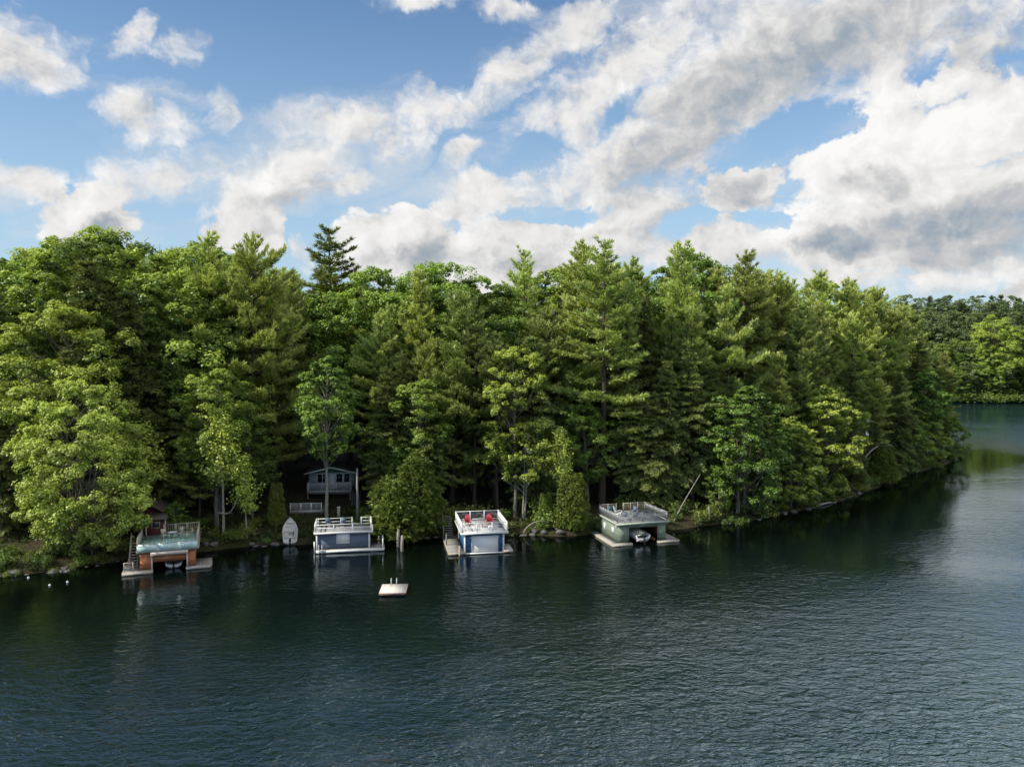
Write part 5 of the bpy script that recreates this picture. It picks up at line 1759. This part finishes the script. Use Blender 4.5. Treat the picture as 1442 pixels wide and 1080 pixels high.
# along the bank: bushy trees, cedars and saplings
px = -20
while px < 1352:
    e = px + rg.uniform(-6, 6)
    free = e < 190 or 225 < e < 272 or 525 < e < 640 or e > 1000
    if free:
        right = e > 965
        kind = rg.choice(['bushy', 'cedar', 'slim', 'hemlock', 'hemlock', 'hemlock'] if right else ['cedar', 'young', 'bushy', 'hemlock'] if e > 190 else ['cedar', 'bushy'])
        sy = np.interp(e, *zip(*SHORE_PX))
        hgt_ = rg.uniform(70, 150) if right else rg.uniform(30, 60) if e < 190 else rg.uniform(40, 110)
        filler(kind, e, rg.uniform(1.0, 3.6), sy - hgt_, 'along the waterline')
    px += 21 * rg.uniform(.8, 1.3) if px > 965 else 30 * rg.uniform(.8, 1.3)

# low shrubs hanging over the water's edge
px = -15
ns = 0
while px < 1350:
    e = px + rg.uniform(-5, 5)
    Y = shore_y(min(max(e, 0), 1349)) + rg.uniform(-.1, 1.6)
    p = at_y(e, 700, Y)
    x = p[0]
    if not blocked(x, Y, .7) and not (396 < e < 442) and not (628 < e < 645):
        z = zone(e)
        o = plant('shrub', x, Y, rg.uniform(.6, 1.5) * (1 if e < 960 else 1.25), f'low green shrub at the waterline, {ZN[z]}', 'shrub', f'shrubs at the waterline {ZN[z]}', wide=rg.uniform(.85, 1.3))
    px += (12 if e > 940 else 15) * rg.uniform(.7, 1.4)
# shrubs up the bank
for k in range(46):
    e = rg.uniform(-10, 1250); bk = rg.uniform(2.5, 7)
    Y = shore_y(max(e, 0)) + bk
    x = at_y(e, 650, Y)[0]
    if blocked(x, Y, .6) or (400 < e < 500 and bk < 6): continue
    z = zone(e)
    plant('shrub', x, Y, rg.uniform(.8, 2.0), f'low green shrub up the bank, {ZN[z]}', 'shrub', f'shrubs up the bank {ZN[z]}', wide=rg.uniform(.9, 1.5))

# far shore
far_rows = ((3.5, 8, 498, 34), (8, 10, 478, 26), (22, 12, 452, 16), (45, 13, 436, 10), (75, 14, 428, 8), (110, 14, 420, 7))
for back, step, row, jit in far_rows:
    px = 1268 if back > 20 else 1330
    while px < 1500:
        e = px + rg.uniform(-4, 4)
        Yb = float(np.interp(at_y(e, 568, 293)[0], [q[0] for q in FARL[:7]], [q[1] for q in FARL[:7]])) + back + rg.uniform(-2, 2)
        r_ = row + rg.uniform(-.8, .8) * jit
        if back < 5:
            r_ = 508 + rg.uniform(-20, 22)
        p = at_y(e, r_, Yb)
        h = p[2] - gz(p[0], Yb)
        if h > 5 and h < 36:
            kind = rg.choice(['farbroad', 'broad', 'farpine', 'farbroad'] if back < 15 else ['farbroad', 'farbroad', 'farpine'])
            if back < 5: kind = rg.choice(['bushy', 'broad', 'farbroad'])
            ev = kind == 'farpine'
            wh = 'at the water' if back < 10 else 'on the hill'
            plant(kind, p[0], Yb, h, f'{"dark evergreen" if ev else "leafy tree"} {wh} of the far shore beyond the point', 'tree', f'{"dark evergreens" if ev else "leafy trees"} {wh} of the far shore', wide=rg.uniform(.9, 1.35))
        px += step * rg.uniform(.8, 1.25)
px = 1330
while px < 1500:
    Yb = float(np.interp(at_y(px, 568, 293)[0], [q[0] for q in FARL[:7]], [q[1] for q in FARL[:7]])) + rg.uniform(.3, 2)
    plant('shrub', at_y(px, 565, Yb)[0], Yb, rg.uniform(2, 4.2), 'low bush at the water of the far shore', 'shrub', 'bushes at the water of the far shore', wide=1.3)
    px += rg.uniform(5, 10)
p = at_y(1398, 447, 296.8)
plant('oak', p[0], 296.8, p[2] - gz(p[0], 296.8), 'large pale green round-crowned tree standing at the water of the far shore', 'tree', wide=.9)

# ground ferns and litter under the front trees: nobody could count them
rngf = np.random.default_rng(5)
lv = Leaves()
pts = []
for _ in range(5200):
    e = rngf.uniform(-20, 1345); bk = abs(rngf.normal(0, 1)) * 5 + .35
    Y = shore_y(min(max(e, 0), 1349)) + bk
    pts.append((at_y(e, 650, Y)[0], Y))
pts = np.array(pts)
ok = sdist(pts[:, 0], pts[:, 1], MAIN) > .35
ok &= np.array([not blocked(a, b_, .15) for a, b_ in pts])
ok &= vnoise(pts[:, 0], pts[:, 1], 2.5, 9) > .35
pts = pts[ok]
P = np.column_stack([pts, ground_z(pts[:, 0], pts[:, 1]) + .02])
lv.blades(P, np.tile([0, 0, 1.], (len(P), 1)), rngf, 8, .5, .12, .75, rngf.uniform(.2, .7, len(P)))
tag(link('ferns', lv.mesh('ferns', M['fern'])), 'low ferns and undergrowth covering the bank', 'ferns', kind='stuff')

# ------------------------------------------------------------------ rocks and driftwood on the bank


def rock_mesh(seed):
    rng = np.random.default_rng(seed)
    import bmesh
    bm = bmesh.new()
    bmesh.ops.create_icosphere(bm, subdivisions=3, radius=1)
    ax = rng.normal(0, 1, (7, 3)); ax /= np.linalg.norm(ax, axis=1)[:, None]; of = rng.uniform(.55, .9, 7)
    for v in bm.verts:
        c = np.array(v.co)
        for a_, o_ in zip(ax, of):
            d = c @ a_ - o_
            if d > 0: c = c - a_ * d * .9
        c = c * (1 + .05 * math.sin(c[0] * 9 + seed) * math.sin(c[1] * 8) + .03 * math.sin(c[2] * 17 + c[0] * 13))
        v.co = c
    me = D.meshes.new('rock'); bm.to_mesh(me); bm.free()
    me.materials.append(M['rock'])
    return me


ROCKS = [rock_mesh(s) for s in (3, 5, 8, 13)]
k = 0
for px, bk, s, lb, gr in [(18, .35, .55, 'pale boulder at the waterline at the left edge', None), (72, .2, .55, 'grey rock at the waterline under the big maple', None), (90, .5, .5, 'pale flat rock under the right half of the big maple', None),
                          (1135, .1, .55, 'pale round boulder at the waterline of the right bank', None)] + \
        [(rg.uniform(5, 175), rg.uniform(-.2, .5), rg.uniform(.15, .35), 'small grey rock on the waterline under the big maple', 'rocks under the big maple') for _ in range(16)] + \
        [(rg.uniform(575, 640), rg.uniform(-.2, .5), rg.uniform(.2, .4), 'small grey rock left of the navy boathouse dock', 'rocks left of the navy boathouse') for _ in range(7)] + \
        [(rg.uniform(720, 830), rg.uniform(-.3, .5), rg.uniform(.2, .5), 'small grey rock on the waterline below the bent driftwood arch', 'rocks below the driftwood arch') for _ in range(10)] + \
        [(rg.uniform(955, 1320), rg.uniform(-.3, .4), rg.uniform(.2, .5), 'small grey rock along the right bank', 'rocks along the right bank') for _ in range(26)] + \
        [(rg.uniform(285, 400), rg.uniform(-.2, .4), rg.uniform(.2, .4), 'small grey rock between the orange boathouse and the cream boat', 'rocks near the cream boat') for _ in range(9)]:
    Y = shore_y(px) + bk
    x = at_y(px, 760, Y)[0]
    o = link('rock', ROCKS[k % 4]); k += 1
    o.location = (x, Y, max(gz(x, Y), -.1) + s * .1)
    o.scale = (s * rg.uniform(.9, 1.5), s * rg.uniform(.8, 1.2), s * rg.uniform(.5, .8))
    o.rotation_euler = (rg.uniform(-.2, .2), rg.uniform(-.2, .2), rg.uniform(0, 6))
    tag(o, lb, 'rock', gr)


def log(name, pts, r0, r1, mat, label, cat, stubs=(), seed=1):
    """a trunk through surveyed points, with broken branch stubs as parts"""
    rng = np.random.default_rng(seed)
    o = empty(name, pts[0]); tag(o, label, cat)
    P = np.array(pts) - np.array(pts[0])
    t = np.linspace(0, 1, len(P)); tt = np.linspace(0, 1, 14)
    Q = np.stack([np.interp(tt, t, P[:, i]) for i in range(3)], -1)
    for _ in range(2): Q[1:-1] = (Q[:-2] + 2 * Q[1:-1] + Q[2:]) / 4
    MB().tube(Q, np.linspace(r0, r1, 14), 8).build('trunk', mat, o, smooth=True)
    for k_ in stubs:
        a = Q[k_]
        MB().tube([a, a + rng.normal(0, .25, 3) + np.array([0, 0, .35])], [.04, .015], 5).build('branch', mat, o)
    return o


def spt(px, row, bk):
    return tuple(at_y(px, row, shore_y(px) + bk))


log('bent_log', [spt(737, 750, .2), spt(742, 742, .2), spt(752, 735, .2), spt(764, 733, .3), spt(774, 736, .4)], .08, .045, M['bark_pale'], 'bent pale log arching over the bank between the navy and green boathouses', 'log')
log('leaning_trunk', [spt(948, 736, .4), spt(960, 712, .9), spt(974, 688, 1.4), (spt(986, 668, 2.0))], .10, .05, M['dead'], 'thin dead trunk leaning right beside the green boathouse', 'trunk', (7, 10), 2)
log('leaning_trunk', [spt(1114, 707, .4), spt(1124, 683, .6), spt(1136, 657, .9)], .17, .08, M['dead'], 'dead trunk leaning right on the middle of the right bank', 'trunk', (6, 9, 11), 3)
log('leaning_trunk', [spt(1213, 655, .6), spt(1222, 638, .5), spt(1240, 625, .3), spt(1258, 628, .0)], .14, .05, M['dead'], 'dead branchy trunk bending over the water near the point', 'trunk', (6, 8, 10), 4)
log('driftwood', [spt(1156, 710, -.5), spt(1168, 707.5, -.9), spt(1177, 707.5, -1.2)], .16, .10, M['bark_pale'], 'pale driftwood log lying half in the water on the right bank', 'log', (), 5)
log('dead_branch', [spt(307, 722, 1.5), spt(322, 724, .9), spt(331, 712, .6), spt(336, 692, .6)], .09, .04, M['bark_pale'], 'crooked bare pale branch beside the young maple trunk', 'branch', (5, 7, 9, 11), 6)
log('stump', [spt(998, 732, .3), spt(999, 722, .35), spt(998, 713, .4)], .16, .12, M['bark_pale'], 'pale broken birch stump on the bank right of the green boathouse', 'stump', (), 7)
